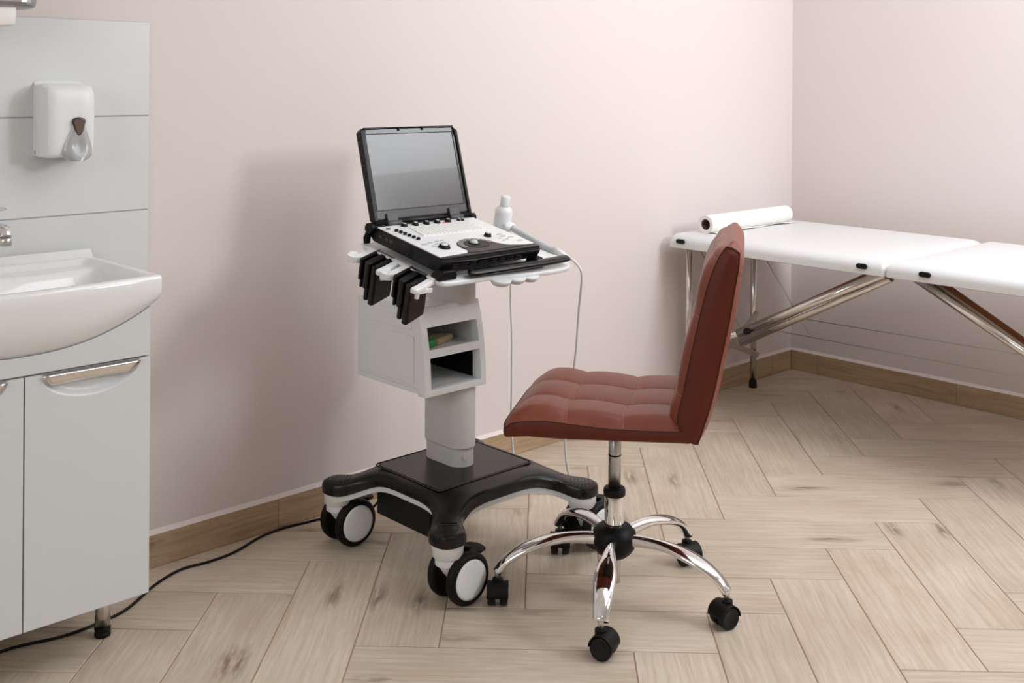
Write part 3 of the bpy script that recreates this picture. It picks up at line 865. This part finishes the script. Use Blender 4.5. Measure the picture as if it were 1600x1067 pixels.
# rail along the left edge
tp(G().prism(stroke([(-.209, .02), (-.213, .16), (-.213, .30)], .014), 0, .004), 'rail', M_white, bevel=.0015)
sk = lambda x, s: (x, s + .5 * (x + .205))
for c_ in (0.0, .135):
    pr_path = [(-.195, .028 + c_), (-.235, .027 + c_), (-.275, .027 + c_), (-.288, .029 + c_)]
    g = G().prism(stroke([sk(*p) for p in pr_path], .020), -.012, .001)
    prg = tp(g, 'prong', M_white, bevel=.004, seg=3)
    a = sk(-.272, .030 + c_); b = sk(-.235, .030 + c_)
    G().cyl((a[0], a[1], -.006), (a[0], a[1], -.030), .0058, n=14).span((a[0] - .004, b[0] + .006), (a[1] - .003, a[1] + .003), (-.020, -.010)).build('tab', M_white, prg, bevel=.001)
    # cable hook, a C open to the outside
    hk = [(-.196, .124 + c_), (-.245, .124 + c_), (-.275, .127 + c_), (-.289, .136 + c_), (-.288, .147 + c_), (-.274, .152 + c_)]
    hk2 = catmull([(*sk(*p), 0) for p in hk], 3)
    tp(G().prism(stroke(hk2, .021), -.013, .002), 'cable_hook', M_white, bevel=.004, seg=3)
    # double probe holder
    g = G(); Ms = Matrix(((1, 0, 0, 0), (.5, 1, 0, .5 * .205), (0, 0, 1, 0), (0, 0, 0, 1)))
    s0 = .041 + c_
    g.prism(rrect(-.290, -.204, s0, s0 + .012, .005), -.093, .004, M=Ms)
    g.prism(rrect(-.294, -.284, s0 + .002, s0 + .019, .004), -.093, .001, M=Ms)
    g.prism(rrect(-.296, -.212, s0 + .025, s0 + .047, .009), -.060, .004, M=Ms)
    g.prism(rrect(-.290, -.220, s0 + .027, s0 + .043, .007), -.090, -.058, M=Ms)
    g.prism(rrect(-.290, -.204, s0 + .060, s0 + .072, .005), -.048, .004, M=Ms)
    g.prism(rrect(-.284, -.204, s0 + .058, s0 + .068, .004), -.068, -.046, M=Ms)
    g.prism(rrect(-.218, -.202, s0, s0 + .072, .005), -.080, .004, M=Ms)
    g.prism(rrect(-.272, -.206, s0 + .004, s0 + .066, .004), -.066, -.058, M=Ms)
    tp(g, 'probe_holder', M_black, bevel=.003, seg=3)
# handle bar and grip lumps below it
hb = catmull([(-.118, .000, .012), (-.10, -.005, .013), (.0, -.013, .016), (.10, -.016, .017), (.19, -.012, .017), (.216, -.004, .016)], 5)
g = G(); k = len(hb)
g.sweep(hb, [((.0150 if 1 < i < k - 2 else .012), (.0085 if 1 < i < k - 2 else .006)) for i in range(k)], 16, upv=(0, 0, 1))
tp(g, 'handle_bar', M_blackg)
g = G()
for xx in (-.02, .03, .075): g.lathe([(.004, -.026), (.020, -.024), (.026, -.016), (.028, -.010)], 18, M=Matrix.Translation((xx, -.014, 0)))
tp(g, 'under_grip', M_white)
tp(G().prism([(x * .95 + .02, y) for x, y in rrect(-.14, .14, .06, .27, .02)], -.03, -TH + .001), 'tray_mount', M_cgrey, bevel=.003)

# ------------------------------------------------------------------ ultrasound laptop
LO = Vector((1.836, 2.15, 0))
# built in tray coordinates, origin shifted to the machine's own base
lo_t = Vector((-.034, .148, .0))
lap_loc = TOW + ef.to_3x3() @ lo_t
lap = empty('ultrasound_laptop', lap_loc, rot=(TA, 0, 0), label='portable black ultrasound machine with open grey screen on the trolley', cat='computer')
def lb(g, name, m, par=None, **k):
    g.v = [(x - lo_t.x, y - lo_t.y, z - lo_t.z) for x, y, z in g.v]
    return g.build(name, m, par or lap, **k)
x0, x1, sA, sB = -.198, .130, .012, .292
nb, nt_ = .016, .052
# side profile: chin slopes at the front
g = G(); prof = [(sA, nt_ - .004), (sA - .003, nt_ - .014), (sA + .006, nb + .004), (sA + .020, nb), (sB - .012, nb), (sB, nb + .010), (sB + .003, nt_ + .004), (sB - .01, nt_ + .004), (sB - .012, nt_), (sA + .004, nt_)]
vs = [(x0, s_, z) for s_, z in prof] + [(x1, s_, z) for s_, z in prof]; n = len(prof)
g.add(vs, [tuple(range(n)), tuple(range(n, 2 * n))[::-1]] + [(i, n + i, n + (i + 1) % n, (i + 1) % n) for i in range(n)])
body = lb(g, 'base', M_black, bevel=.002, seg=2)
# white control deck
deck_out = catmull([(x0 + .004, sA + .018, 0), (x0 + .004, sB - .016, 0)], 1)
deck = [(x0 + .003, sA + .010), (x0 + .10, sA + .016), (x0 + .108, sA + .030), (x0 + .105, sA + .050), (x0 + .110, sA + .072), (x0 + .128, sA + .090), (-.036, sA + .098), (-.002, sA + .090), (.018, sA + .072), (.030, sA + .045), (.060, sA + .026), (x1 - .003, sA + .020), (x1 - .003, sB - .020), (x0 + .003, sB - .020)]
lb(G().prism(deck, nt_ - .002, nt_ + .0022), 'control_deck', M_white, body, bevel=.0008, seg=1)
lb(G().prism([(x0, sA - .001), (x1, sA - .001), (x1, sA + .013), (x0 + .09, sA + .013), (x0 , sA + .008)], nt_ - .003, nt_ + .0012), 'palm_rest', M_blackg, body, bevel=.002)
# crease line on the front
lb(G().sweep([(x0 + .002, sA - .004, nt_ - .008), (x0 + .10, sA - .0045, nt_ - .012), (x0 + .20, sA - .0045, nt_ - .010), (x1 - .002, sA - .004, nt_ - .008)], .0015, 6), 'trim_line', M_dark, body)
# keyboard
g = G()
for r in range(5):
    nk = 15; s_ = .176 + r * .0145
    for c_ in range(nk):
        X = -.120 + c_ * .0138 + r * .0015
        if X > .098: continue
        g.box((X, s_, nt_ + .0036), (.0118, .0120, .0032))
kb = lb(g, 'keys', M_key, body, kind='stuff')
lb(G().prism(rrect(-.132, .108, .166, .244, .004), nt_ + .0018, nt_ + .0026), 'key_bed', M_white, body)
def knob(X, s_, r, h=.0075, cap=M_grey):
    g = G().lathe([(r * 1.15, 0), (r * 1.15, h * .35), (r, h * .45), (r * .95, h), (r * .7, h * 1.02)], 20, M=Matrix.Translation((X, s_, nt_ + .002)))
    k_ = lb(g, 'knob', M_rubber, body)
    lb(G().lathe([(r * .66, h * .9), (r * .64, h * 1.12), (r * .3, h * 1.16), (.0002, h * 1.16)], 18, M=Matrix.Translation((X, s_, nt_ + .002))), 'knob_cap', cap, k_)
for i in range(5): knob(-.121 + .0365 * i, .258, .0078)
knob(.062, .258, .0045, .006); knob(.074, .255, .0045, .006)
knob(-.137, .076, .0135, .008, M_white); knob(.042, .117, .0088, .0085)
for i in range(6):
    lb(G().box((-.170 + .0022 * i, .226 - .0150 * i, nt_ + .005), (.009, .007, .007)), 'slider', M_rubber, body, bevel=.0015)
lb(G().prism([(x, y) for x, y in [(-.178 + .008 * cos(a), .250 + .004 * sin(a)) for a in [2 * pi * i / 14 for i in range(14)]]], nt_ + .001, nt_ + .0035), 'power_button', M_dark, body)
lb(G().box((-.001 + .004, .2445, nt_ + .0045), (.011, .004, .003)), 'red_button', M_red, body)
# trackball area
pad = catmull([(-.094, .040, 0), (-.096, .060, 0), (-.090, .084, 0), (-.070, .104, 0), (-.036, .113, 0), (-.002, .104, 0), (.018, .086, 0), (.030, .060, 0), (.048, .042, 0), (.074, .034, 0), (.074, .024, 0), (-.090, .024, 0)], 4, closed=True)
lb(G().prism([(x, y) for x, y, _ in pad], nt_ - .001, nt_ + .0028), 'trackball_bay', M_dark, body, bevel=.0008)
# buttons arcing round the ball
for i in range(8):
    a0 = radians(195 - i * 24); a1 = a0 - radians(20)
    cx, cy, ri, ro = -.036, .066, .033, .046
    o_ = [(cx + ri * cos(a0 + (a1 - a0) * t / 4) * 1.2, cy + ri * sin(a0 + (a1 - a0) * t / 4) * 1.0) for t in range(5)] + [(cx + ro * cos(a1 + (a0 - a1) * t / 4) * 1.2, cy + ro * sin(a1 + (a0 - a1) * t / 4) * 1.0) for t in range(5)]
    lb(G().prism(o_, nt_ + .0022, nt_ + .0050), 'pad_button', M_pad, body, bevel=.0006, seg=1)
Mb = Matrix.Translation((-.037, .080, nt_ + .002))
lb(G().lathe([(.0110 * cos(a), .0105 * sin(a)) for a in [radians(-5 + 95 * i / 8) for i in range(9)]], 20, M=Mb), 'trackball', M_probe, body)
lb(G().prism([(-.034 + .036 * cos(q), .072 + .027 * sin(q)) for q in [2 * pi * i / 28 for i in range(28)]], nt_ + .002, nt_ + .0036), 'ball_recess', M_black, body)
lb(G().lathe([(.0150, 0), (.0155, .003), (.013, .0038), (.0115, .0025)], 22, M=Mb), 'ball_ring', M_black, body)
for X, s_, a, b in ((-.168, .112, .011, .005), (-.146, .118, .006, .004), (-.124, .122, .007, .004), (-.104, .125, .007, .004), (-.136, .105, .006, .004), (-.112, .108, .007, .004), (-.156, .094, .006, .004), (-.150, .076, .006, .004),
                    (.086, .120, .010, .003), (.084, .104, .009, .005), (.100, .092, .010, .003), (.062, .092, .005, .003), (.078, .082, .006, .003), (.104, .060, .011, .004), (.060, .075, .005, .003)):
    lb(G().prism([(X + a * cos(q), s_ + b * sin(q)) for q in [2 * pi * i / 14 for i in range(14)]], nt_ + .001, nt_ + .0036), 'button', M_grey, body)
# vents and ports
g = G()
for bk in range(8):
    for r in range(3):
        X = -.150 + bk * .0275 + (.012 if bk > 3 else 0); g.box((X, sA - .0020 + r * .0016, nb + .018 - r * .0055), (.020, .003, .0024))
lb(g, 'front_vent', M_dark, body, kind='stuff')
g = G()
for r in range(6):
    g.box((x0 - .0002, .085, nb + .006 + r * .0045), (.0012, .060, .0016)); g.box((x0 - .0002, .150, nb + .004 + r * .0045), (.0012, .030, .0014))
lb(g, 'side_vent', M_dark, body, kind='stuff')
g = G()
for s_ in (.205, .225, .250): g.box((x0 - .0004, s_, nb + .020), (.0012, .011, .006))
lb(g, 'ports', M_hinge, body)
# feet and rear stand
for X, wd in ((x0 + .022, .050), (x1 - .004, .034)):
    o_ = [(X - wd / 2 - .006, .0), (X + wd / 2, .0), (X + wd / 2, .014), (X + wd / 2 - .008, .024), (X - wd / 2 + .004, .024), (X - wd / 2 - .006, .006)]
    Mf = Matrix.Translation((0, sA + .022, 0)) @ Matrix(((1, 0, 0, 0), (0, 0, -1, 0), (0, 1, 0, 0), (0, 0, 0, 1)))
    lb(G().prism(o_, -.0, .034, M=Mf), 'front_foot', M_rubber, body, bevel=.004, seg=3)
for X in (x0 - .006, x1 + .004):
    g = G().sweep([(X, sB - .006, nt_ - .004), (X, sB + .006, .020), (X, sB + .004, .006)], [(.007, .011), (.007, .011), (.007, .009)], 12)
    g.cyl((X - .009, sB - .004, nt_ - .004), (X + .009, sB - .004, nt_ - .004), .013, n=16)
    lb(g, 'stand_arm', M_rubber, body)
lb(G().cyl((x0 + .004, sB - .004, nt_ + .006), (x1 - .002, sB - .004, nt_ + .006), .0082, n=18), 'hinge_bar', M_black, body)
# lid: tilted about the hinge.  local: u along x, v up the lid, t thickness
hs, hn = sB - .006, nt_ + .012
# world tilt from vertical is 16 deg; in the tray frame add the tray tilt
la = radians(90 - 16) - TA
LM = Matrix.Translation((0, hs, hn)) @ Matrix.Rotation(la, 4, 'X')      # local y -> up along the lid, local z -> front-normal reversed
# local axes: x right, y up the lid, z = toward the user
LW, LH = x1 - x0 + .0, .246
lx0, lx1 = x0 + .002, x1 - .001
lid_out = [(lx0 + .004, .0), (lx1 - .003, .0), (lx1, .006), (lx1 + .001, LH - .018), (lx1 - .010, LH - .003), (lx1 - .10, LH), (lx0 + .10, LH), (lx0 + .008, LH - .003), (lx0, LH - .012), (lx0, .005)]
lid = lb(G().prism(lid_out, -.020, -.004, M=LM), 'lid', M_black, body, bevel=.003, seg=3)
g = G()   # raised black bumper round the rim
g.prism([(lx0, .0), (lx0 + .010, .0), (lx0 + .010, LH - .03), (lx0 + .018, LH - .006), (lx0, LH - .010)], -.006, .003, M=LM)
g.prism([(lx1 + .001, .0), (lx1 - .008, .0), (lx1 - .007, LH - .035), (lx1 - .013, LH - .006), (lx1, LH - .015)], -.006, .003, M=LM)
g.prism([(lx0 + .010, LH - .006), (lx0 + .06, LH - .006), (lx0 + .09, LH - .0035), (lx1 - .09, LH - .0035), (lx1 - .06, LH - .006), (lx1 - .010, LH - .006), (lx1 - .012, LH - .001), (lx0 + .012, LH - .001)], -.006, .002, M=LM)
for X in (-.070, .010): g.box((X, LH - .007, -.001), (.005, .007, .006), LM)
lb(g, 'lid_bumper', M_black, lid, bevel=.0012, seg=2)
bz = rrect(lx0 + .009, lx1 - .007, .006, LH - .006, .004)
lb(G().prism(bz, -.005, -.0022, M=LM), 'screen_bezel', M_bezel, lid)
sx0, sx1, sy0, sy1 = lx0 + .017, lx1 - .018, .028, LH - .019
g = G(); e = .0022
for a, b, c_, d in ((sx0 - e, sx1 + e, sy1, sy1 + e), (sx0 - e, sx1 + e, sy0 - e, sy0), (sx0 - e, sx0, sy0, sy1), (sx1, sx1 + e * 1.6, sy0, sy1)):
    g.prism([(a, c_), (b, c_), (b, d), (a, d)], -.0024, -.0012, M=LM)
lb(g, 'screen_edge', M_black, lid)
lb(G().prism([(sx0, sy0), (sx1, sy0), (sx1, sy1), (sx0, sy1)], -.0024, -.0018, M=LM), 'screen', M_screen, lid)
for X in (x0 + .058, x1 - .062):
    g = G().prism(rrect(X - .016, X + .018, -.012, .018, .002), -.003, .0045, M=LM); g.cyl((X - .018, sB - .012, nt_ + .004), (X + .026, sB - .012, nt_ + .004), .0088, n=16)
    lb(g, 'hinge', M_hinge, body, bevel=.001, seg=1)

# ------------------------------------------------------------------ bottle and probe on the trolley's right side
def tw(x, s_, n_=0): return TOW + ef.to_3x3() @ Vector((x, s_, n_))
bl = tw(.240, .272, 0)
bo = empty('gel_bottle', bl, rot=(TA, 0, 0), label='small white plastic bottle standing behind the ultrasound keyboard', cat='bottle')
bo.rotation_euler = (TA, 0, 0)
G().lathe([(.0225, .0), (.0245, .003), (.0245, .060), (.0235, .066), (.019, .073), (.0135, .077), (.0125, .080)], 32).build('body', M_bottle, bo)
G().lathe([(.0138, .078), (.0140, .080), (.0135, .104), (.0128, .1055), (.0, .1055)], 28).build('cap', M_bottle, bo)

pb = empty('ultrasound_probe', tw(.235, .14, .0), rot=(0, 0, 0), label='grey and white handheld ultrasound probe resting beside the keyboard', cat='probe')
PBO = tw(.235, .14, .0)
def wpt(*p): return tuple(Vector(p) - PBO)
pth = [tuple(Vector(p) - PBO) for p in ((2.112, 2.245, .830), (2.115, 2.225, .823), (2.12, 2.195, .812), (2.123, 2.165, .802), (2.125, 2.13, .790), (2.126, 2.095, .779), (2.127, 2.07, .775))]
G().sweep(catmull(pth[1:], 4), [(.011, .009)] * 3 + [(.0105, .009)] * 9 + [(.0125, .011)] * 9, 18).build('grip', M_probe, pb)
G().sweep([pth[0], tuple((Vector(pth[0]) + Vector(pth[1])) / 2), pth[1]], [(.020, .010), (.024, .012), (.015, .010)], 18).build('head', M_bottle, pb, bevel=.003)
p_end = Vector((2.127, 2.07, .775))
cpath = [(2.127, 2.074, .776), (2.128, 2.048, .770), (2.130, 2.02, .763)]
G().sweep([wpt(*p) for p in cpath], [.0125, .009, .004], 14).build('strain_relief', M_white, pb)
cb = catmull([(2.130, 2.02, .763), (2.136, 1.995, .745), (2.142, 1.988, .715), (2.155, 2.01, .62), (2.165, 2.03, .50), (2.18, 2.06, .40), (2.19, 2.09, .28), (2.215, 2.10, .15), (2.285, 2.10, .03), (2.345, 2.135, .0045), (2.39, 2.20, .0035),
              (2.385, 2.27, .0035), (2.33, 2.335, .006), (2.27, 2.36, .06), (2.235, 2.35, .20), (2.215, 2.33, .35), (2.195, 2.31, .50), (2.18, 2.30, .62), (2.17, 2.28, .72), (2.165, 2.22, .765)], 8)
G().sweep([wpt(*p) for p in cb], .0034, 8).build('cable', M_cable, pb)

# power cord across the floor
pc = [(.35, 2.46, .0035), (.62, 2.43, .0035), (.837, 2.461, .0035), (.961, 2.437, .0035), (1.056, 2.445, .0035), (1.122, 2.465, .0035), (1.221, 2.535, .0035), (1.307, 2.572, .0035), (1.385, 2.566, .0035), (1.462, 2.575, .0035),
      (1.555, 2.612, .0035), (1.624, 2.622, .0035), (1.692, 2.615, .0035), (1.765, 2.60, .0035), (1.80, 2.55, .006), (1.80, 2.45, .06), (1.795, 2.38, .12), (1.795, 2.34, .13)]
tag(G().sweep(catmull(pc, 6), .0033, 8).build('power_cord', M_rubber), 'thin black power cord trailing over the floor from trolley to cabinet', 'cord')

# ------------------------------------------------------------------ office chair
HO = Vector((2.0, 1.745, 0))
ch = empty('office_chair', HO, label='brown leather quilted swivel chair with chrome five-star base', cat='chair')
th0 = radians(-0.5)
# chair frame: a backwards, w away from the camera side
Fv = Vector((-.566, .824, 0)).normalized(); Wv = Vector((.824, .566, 0)).normalized()
CM = Matrix((( -Fv.x, Wv.x, 0, 0), (-Fv.y, Wv.y, 0, 0), (0, 0, 1, 0), (0, 0, 0, 1)))
hub = G().lathe([(.030, .100), (.040, .108), (.050, .122), (.0535, .140), (.051, .158), (.040, .170), (.030, .176)], 32).build('hub', M_rubber, ch)
G().lathe([(.0235, .168), (.0238, .170), (.0238, .243), (.0225, .247)], 32).build('lift_sleeve', M_chrome, ch)
G().lathe([(.0238, .243), (.0262, .245), (.0265, .256), (.0245, .262), (.016, .263)], 28).build('lift_collar', M_rubber, ch)
G().lathe([(.0150, .250), (.0150, .432)], 24).build('gas_lift', M_gas, ch)
G().lathe([(.0152, .338), (.0156, .339), (.0156, .341), (.0152, .342)], 24).build('lift_mark', M_black, ch)
G().lathe([(.012, .036), (.0155, .038), (.0155, .108)], 20).build('lift_foot', M_brush, ch)
G().box((.02, 0, .425), (.20, .14, .018), CM).build('seat_plate', M_black, ch, bevel=.003)
# legs and casters
swiv = [250, 226, 226, 290, 166]
for k in range(5):
    a = th0 + k * radians(72); R = Matrix.Rotation(a, 4, 'Z')
    P = catmull([(.035, 0, .142), (.075, 0, .146), (.125, 0, .147), (.175, 0, .139), (.222, 0, .123), (.258, 0, .100), (.281, 0, .074)], 4)
    rr = []
    for p in P:
        t = (p[0] - .035) / .246
        wdt = .0125 + .0115 * math.exp(-((t - .66) / .26) ** 2) + .003 * t
        rr.append((wdt, .0125 - .002 * t + .002 * math.exp(-((t - .1) / .2) ** 2)))
    G().sweep(P, rr, 20, M=R, upv=(0, 0, 1)).build('leg', M_chrome, ch)
    cx, cy = .279 * cos(a), .279 * sin(a)
    Cm = Matrix.Translation((cx, cy, 0)) @ Matrix.Rotation(radians(swiv[k]), 4, 'Z')
    # local x = rolling direction, y = axle
    g = G().cyl((0, 0, .052), (0, 0, .088), .0065, n=12, M=Cm)
    st = g.build('caster', M_brush, ch)
    # hood
    g = G(); rows = []
    for i in range(13):
        q = radians(-5 + 15.5 * i); rows.append([(.008 + .0275 * cos(q), yy * (1 if abs(yy) < .02 else 1), .027 + .0280 * sin(q)) for yy in (-.0255, -.022, -.010, .010, .022, .0255)])
    g.grid(rows, M=Cm); g.lathe([(.013, .048), (.013, .058), (.009, .060)], 16, M=Cm)
    hd = g.build('hood', M_rubber, st, autosmooth=50); sd = hd.modifiers.new('s', 'SOLIDIFY'); sd.thickness = .002
    for sy in (-1, 1):
        g = G().lathe([(.010, -.009), (.0235, -.009), (.025, -.007), (.025, .007), (.0235, .009), (.020, .0095), (.018, .0080), (.0002, .0085)], 28,
                      M=Cm @ Matrix.Translation((.008, sy * .0145, .025)) @ Matrix.Rotation(-sy * pi / 2, 4, 'X'))
        g.build('wheel', M_black, st)

# seat cushion
A0, A1, WH = -.238, .188, .200
ac = [-.238, -.092, .038, .172]; wc_ = [-.2, -.067, .067, .2]
def cell(v, br):
    for i in range(3):
        if v <= br[i + 1] or i == 2:
            t = (v - br[i]) / (br[i + 1] - br[i]); return abs(sin(pi * min(1, max(0, t)))), i
def seat_base(a):    # height of the near seam line along the depth
    P = [(-.238, .452), (-.222, .464), (-.19, .4685), (-.136, .470), (-.06, .466), (.008, .4625), (.10, .464), (.172, .468)]
    for i in range(len(P) - 1):
        if a <= P[i + 1][0] or i == len(P) - 2:
            t = (a - P[i][0]) / (P[i + 1][0] - P[i][0]); return P[i][1] + (P[i + 1][1] - P[i][1]) * min(1, max(0, t))
def corner(a, w):
    u = (a - (A0 + A1) / 2) / ((A1 - A0) / 2); v = w / WH
    f = .05
    return (A0 + A1) / 2 + (A1 - A0) / 2 * u * (1 - (f * abs(v) ** 7 if u < 0 else 0)), w * (1 - (f * abs(u) ** 7 if u < 0 else .0))
def seat_top(a, w):
    A, _ = cell(a, ac); B, _ = cell(w, wc_)
    ed = min(1, (1 - abs(w) / WH) / .16); ef_ = min(1, (a - A0) / .075); eb = 1
    sm = lambda t: math.sin(pi / 2 * max(0, t))
    e = sm(ed) * sm(ef_)
    puff = .5 * (A ** .55 + B ** .55)
    fall = -.012 * (1 - sm(min(1, (a - A0) / .11))) * 1
    return seat_base(a) + e * (.0125 + .0175 * puff) + fall * .6
na, nw = 84, 72
rows = []
for i in range(na + 1):
    a = A0 + (A1 - A0) * i / na; row = []
    for j in range(nw + 1):
        w_ = -WH + 2 * WH * j / nw
        aa, ww = corner(a, w_); row.append((aa, ww, seat_top(a, w_)))
    rows.append(row)
g = G(); g.grid(rows, M=CM)
seat = g.build('seat', M_leather, ch)
# perimeter walls
per = [rows[i][0] for i in range(na + 1)] + [rows[na][j] for j in range(1, nw + 1)] + [rows[i][nw] for i in range(na - 1, -1, -1)] + [rows[0][j] for j in range(nw - 1, 0, -1)]
def seat_bot(a): return .4215 + .009 * min(1, max(0, (a + .238) / .06)) + .010 * min(1, max(0, (a + .10) / .27))
n = len(per); ca = (A0 + A1) / 2
levels = [(1.0, 0.0), (1.006, .12), (1.012, .45), (1.006, .8), (.985, .97), (.93, 1.0)]
vs = []
for sc, d in levels:
    for a, w_, z in per:
        zb = seat_bot(a); vs.append((ca + (a - ca) * sc, w_ * sc, z + (zb - z) * d))
g = G(); k = len(levels)
g.add(vs, [(r * n + i, r * n + (i + 1) % n, (r + 1) * n + (i + 1) % n, (r + 1) * n + i) for r in range(k - 1) for i in range(n)] + [tuple((k - 1) * n + i for i in range(n))], M=CM, smooth=True)
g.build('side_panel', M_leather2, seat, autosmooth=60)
G().sweep([(a, w_ * 1.004, z) for a, w_, z in per[:na + 1]], .0011, 6, M=CM).sweep([(a, w_ * 1.004, z) for a, w_, z in per[na + nw:2 * na + nw + 1]], .0011, 6, M=CM).sweep([(a - .001, w_, z) for a, w_, z in rows[0]], .0011, 6, M=CM).build('seam', M_seam, seat)
# stitching as short dashes along the quilt lines
g = G()
def dashes(pts, step=.0060, duty=.62):
    acc = 0
    P = [Vector(p) for p in pts]
    d = [0]
    for i in range(1, len(P)): d.append(d[-1] + (P[i] - P[i - 1]).length)
    def at(s_):
        for i in range(1, len(P)):
            if s_ <= d[i]:
                t = (s_ - d[i - 1]) / max(1e-9, d[i] - d[i - 1]); return P[i - 1].lerp(P[i], t)
        return P[-1]
    s_ = 0
    while s_ + step * duty < d[-1]:
        g.sweep([at(s_), at(s_ + step * duty)], .0008, 4, M=CM); s_ += step
for wl_ in (-.067, .067):
    dashes([(*corner(A0 + .004 + (A1 - A0 - .006) * i / 80, wl_ + .002), seat_top(A0 + .004 + (A1 - A0 - .006) * i / 80, wl_ + .002) + .0004) for i in range(81)])
for al in (-.092, .038):
    dashes([(*corner(al + .002, -WH * .985 + 2 * WH * .985 * i / 80), seat_top(al + .002, -WH * .985 + 2 * WH * .985 * i / 80) + .0004) for i in range(81)])
g.build('stitching', M_thread, seat, kind='stuff')

# backrest: closed loops through the front and rear profile, lofted across
Fp = catmull([(.176, .452, 0), (.164, .475, 0), (.160, .500, 0), (.173, .561, 0), (.194, .664, 0), (.221, .782, 0), (.244, .846, 0), (.262, .874, 0)], 9)
Bp = catmull([(.204, .441, 0), (.217, .480, 0), (.236, .546, 0), (.257, .648, 0), (.270, .712, 0), (.280, .775, 0), (.289, .830, 0), (.291, .862, 0)], 9)
NT = len(Fp)
BW = .198
tl = [0, .16, .40, .64, .86, 1.0]
def bcell(t):
    for i in range(len(tl) - 1):
        if t <= tl[i + 1]: return abs(sin(pi * (t - tl[i]) / (tl[i + 1] - tl[i])))
    return 0
def bw(w_):
    for i in range(3):
        if w_ <= wc_[i + 1] + 1e-6 or i == 2:
            t = (w_ / BW * .2 - wc_[i]) / (wc_[i + 1] - wc_[i]); return abs(sin(pi * min(1, max(0, t))))
def fr_pt(i, w_):
    p = Vector(Fp[i]); a = Vector(Fp[max(0, i - 1)]); b = Vector(Fp[min(NT - 1, i + 1)]); t = (b - a).normalized(); nn = Vector((-t.y, t.x, 0))
    if nn.x > 0: nn = -nn
    tt = i / (NT - 1); e = math.sin(pi / 2 * min(1, (1 - abs(w_) / BW) / .17)); ee = e * math.sin(pi / 2 * min(1, tt / .10)) * math.sin(pi / 2 * min(1, (1.0 - tt) / .16) ) 
    fd = 1 - .7 * max(0, (tt - .8) / .2)
    amt = ee * (.008 + fd * .5 * .012 * (bcell(tt) ** .55 + bw(w_) ** .55)) 
    return p + nn * amt
def bk_pt(i, w_):
    p = Vector(Bp[i]); tt = i / (NT - 1); e = math.sin(pi / 2 * min(1, (1 - abs(w_) / BW) / .25))
    return p + Vector((1, -.1, 0)) * (.010 * e * math.sin(pi / 2 * min(1, tt / .15)) * (1 if tt < .9 else 1 - (tt - .9) * 3))
nw2 = 60; loops = []
def rnd(w_, z):   # round the upper corners in elevation
    k = max(0, (z - .80) / .085); return w_ * (1 - .045 * k ** 3)
for j in range(nw2 + 1):
    w_ = -BW + 2 * BW * j / nw2
    e = math.sin(pi / 2 * min(1, (1 - abs(w_) / BW) / .14))
    f = [fr_pt(i, w_) for i in range(NT)]; b = [bk_pt(i, w_) for i in range(NT)]
    cr = []
    for q in range(1, 8):
        t = q / 8; p = f[-1].lerp(b[-1], t); cr.append(p + Vector((0, (.004 + .012 * e) * sin(pi * t), 0)))
    bt = [b[0].lerp(f[0], t) + Vector((0, -.004 * sin(pi * t), 0)) for t in (.25, .5, .75)]
    L_ = f + cr + b[::-1] + bt
    loops.append([(p.x, rnd(w_, p.y), p.y) for p in L_])
m_ = len(loops[0])
vs = [p for l in loops for p in l]
fs = [(j * m_ + i, j * m_ + (i + 1) % m_, (j + 1) * m_ + (i + 1) % m_, (j + 1) * m_ + i) for j in range(nw2) for i in range(m_)]
g = G(); g.add(vs, fs, M=CM, smooth=True)
back = g.build('backrest', M_leather, ch)
for j, sg in ((0, -1), (nw2, 1)):
    lp = loops[j]; g = G()
    ctr = []
    f = [Vector(lp[i]) for i in range(NT)]; b = [Vector(lp[NT + 7 + NT - 1 - i]) for i in range(NT)]
    rws = []
    for i in range(NT):
        rws.append([tuple(f[i].lerp(b[i], t) + Vector((0, sg * .006 * sin(pi * t) * min(1, i / 4) * min(1, (NT - 1 - i) / 4), 0))) for t in (0, .12, .3, .5, .7, .88, 1)])
    g.grid(rws, M=CM)
    # crown and foot fills
    cr = [lp[NT - 1]] + [lp[NT + q] for q in range(7)] + [lp[NT + 7]]
    g.add(cr, [tuple(range(len(cr)))], M=CM); ft = [lp[0]] + [lp[-1 - q] for q in range(3)] + [lp[NT + 7 + NT - 1]]
    g.add(ft, [tuple(range(len(ft)))], M=CM)
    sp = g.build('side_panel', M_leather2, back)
    G().sweep([(p.x, p.y + sg * .0008, p.z) for p in f], .0010, 6, M=CM).sweep([(p.x, p.y + sg * .0008, p.z) for p in b], .0010, 6, M=CM).sweep([(f[-1].x, f[-1].y + sg * .001, f[-1].z), (b[-1].x, b[-1].y + sg * .001, b[-1].z)], .0010, 6, M=CM).build('seam', M_seam, sp)
g = G()
def fp3(i, w_):
    p = fr_pt(i, w_); return (p.x - .0004, rnd(w_, p.y), p.y)
for wl_ in (-.067, .067): dashes([fp3(i, wl_) for i in range(3, NT - 1)])
for t in tl[1:-1]:
    i = round(t * (NT - 1)); dashes([fp3(i, -BW * .99 + 2 * BW * .99 * q / 60) for q in range(61)])
g.build('stitching', M_thread, back, kind='stuff')
print('objects', len(bpy.data.objects))
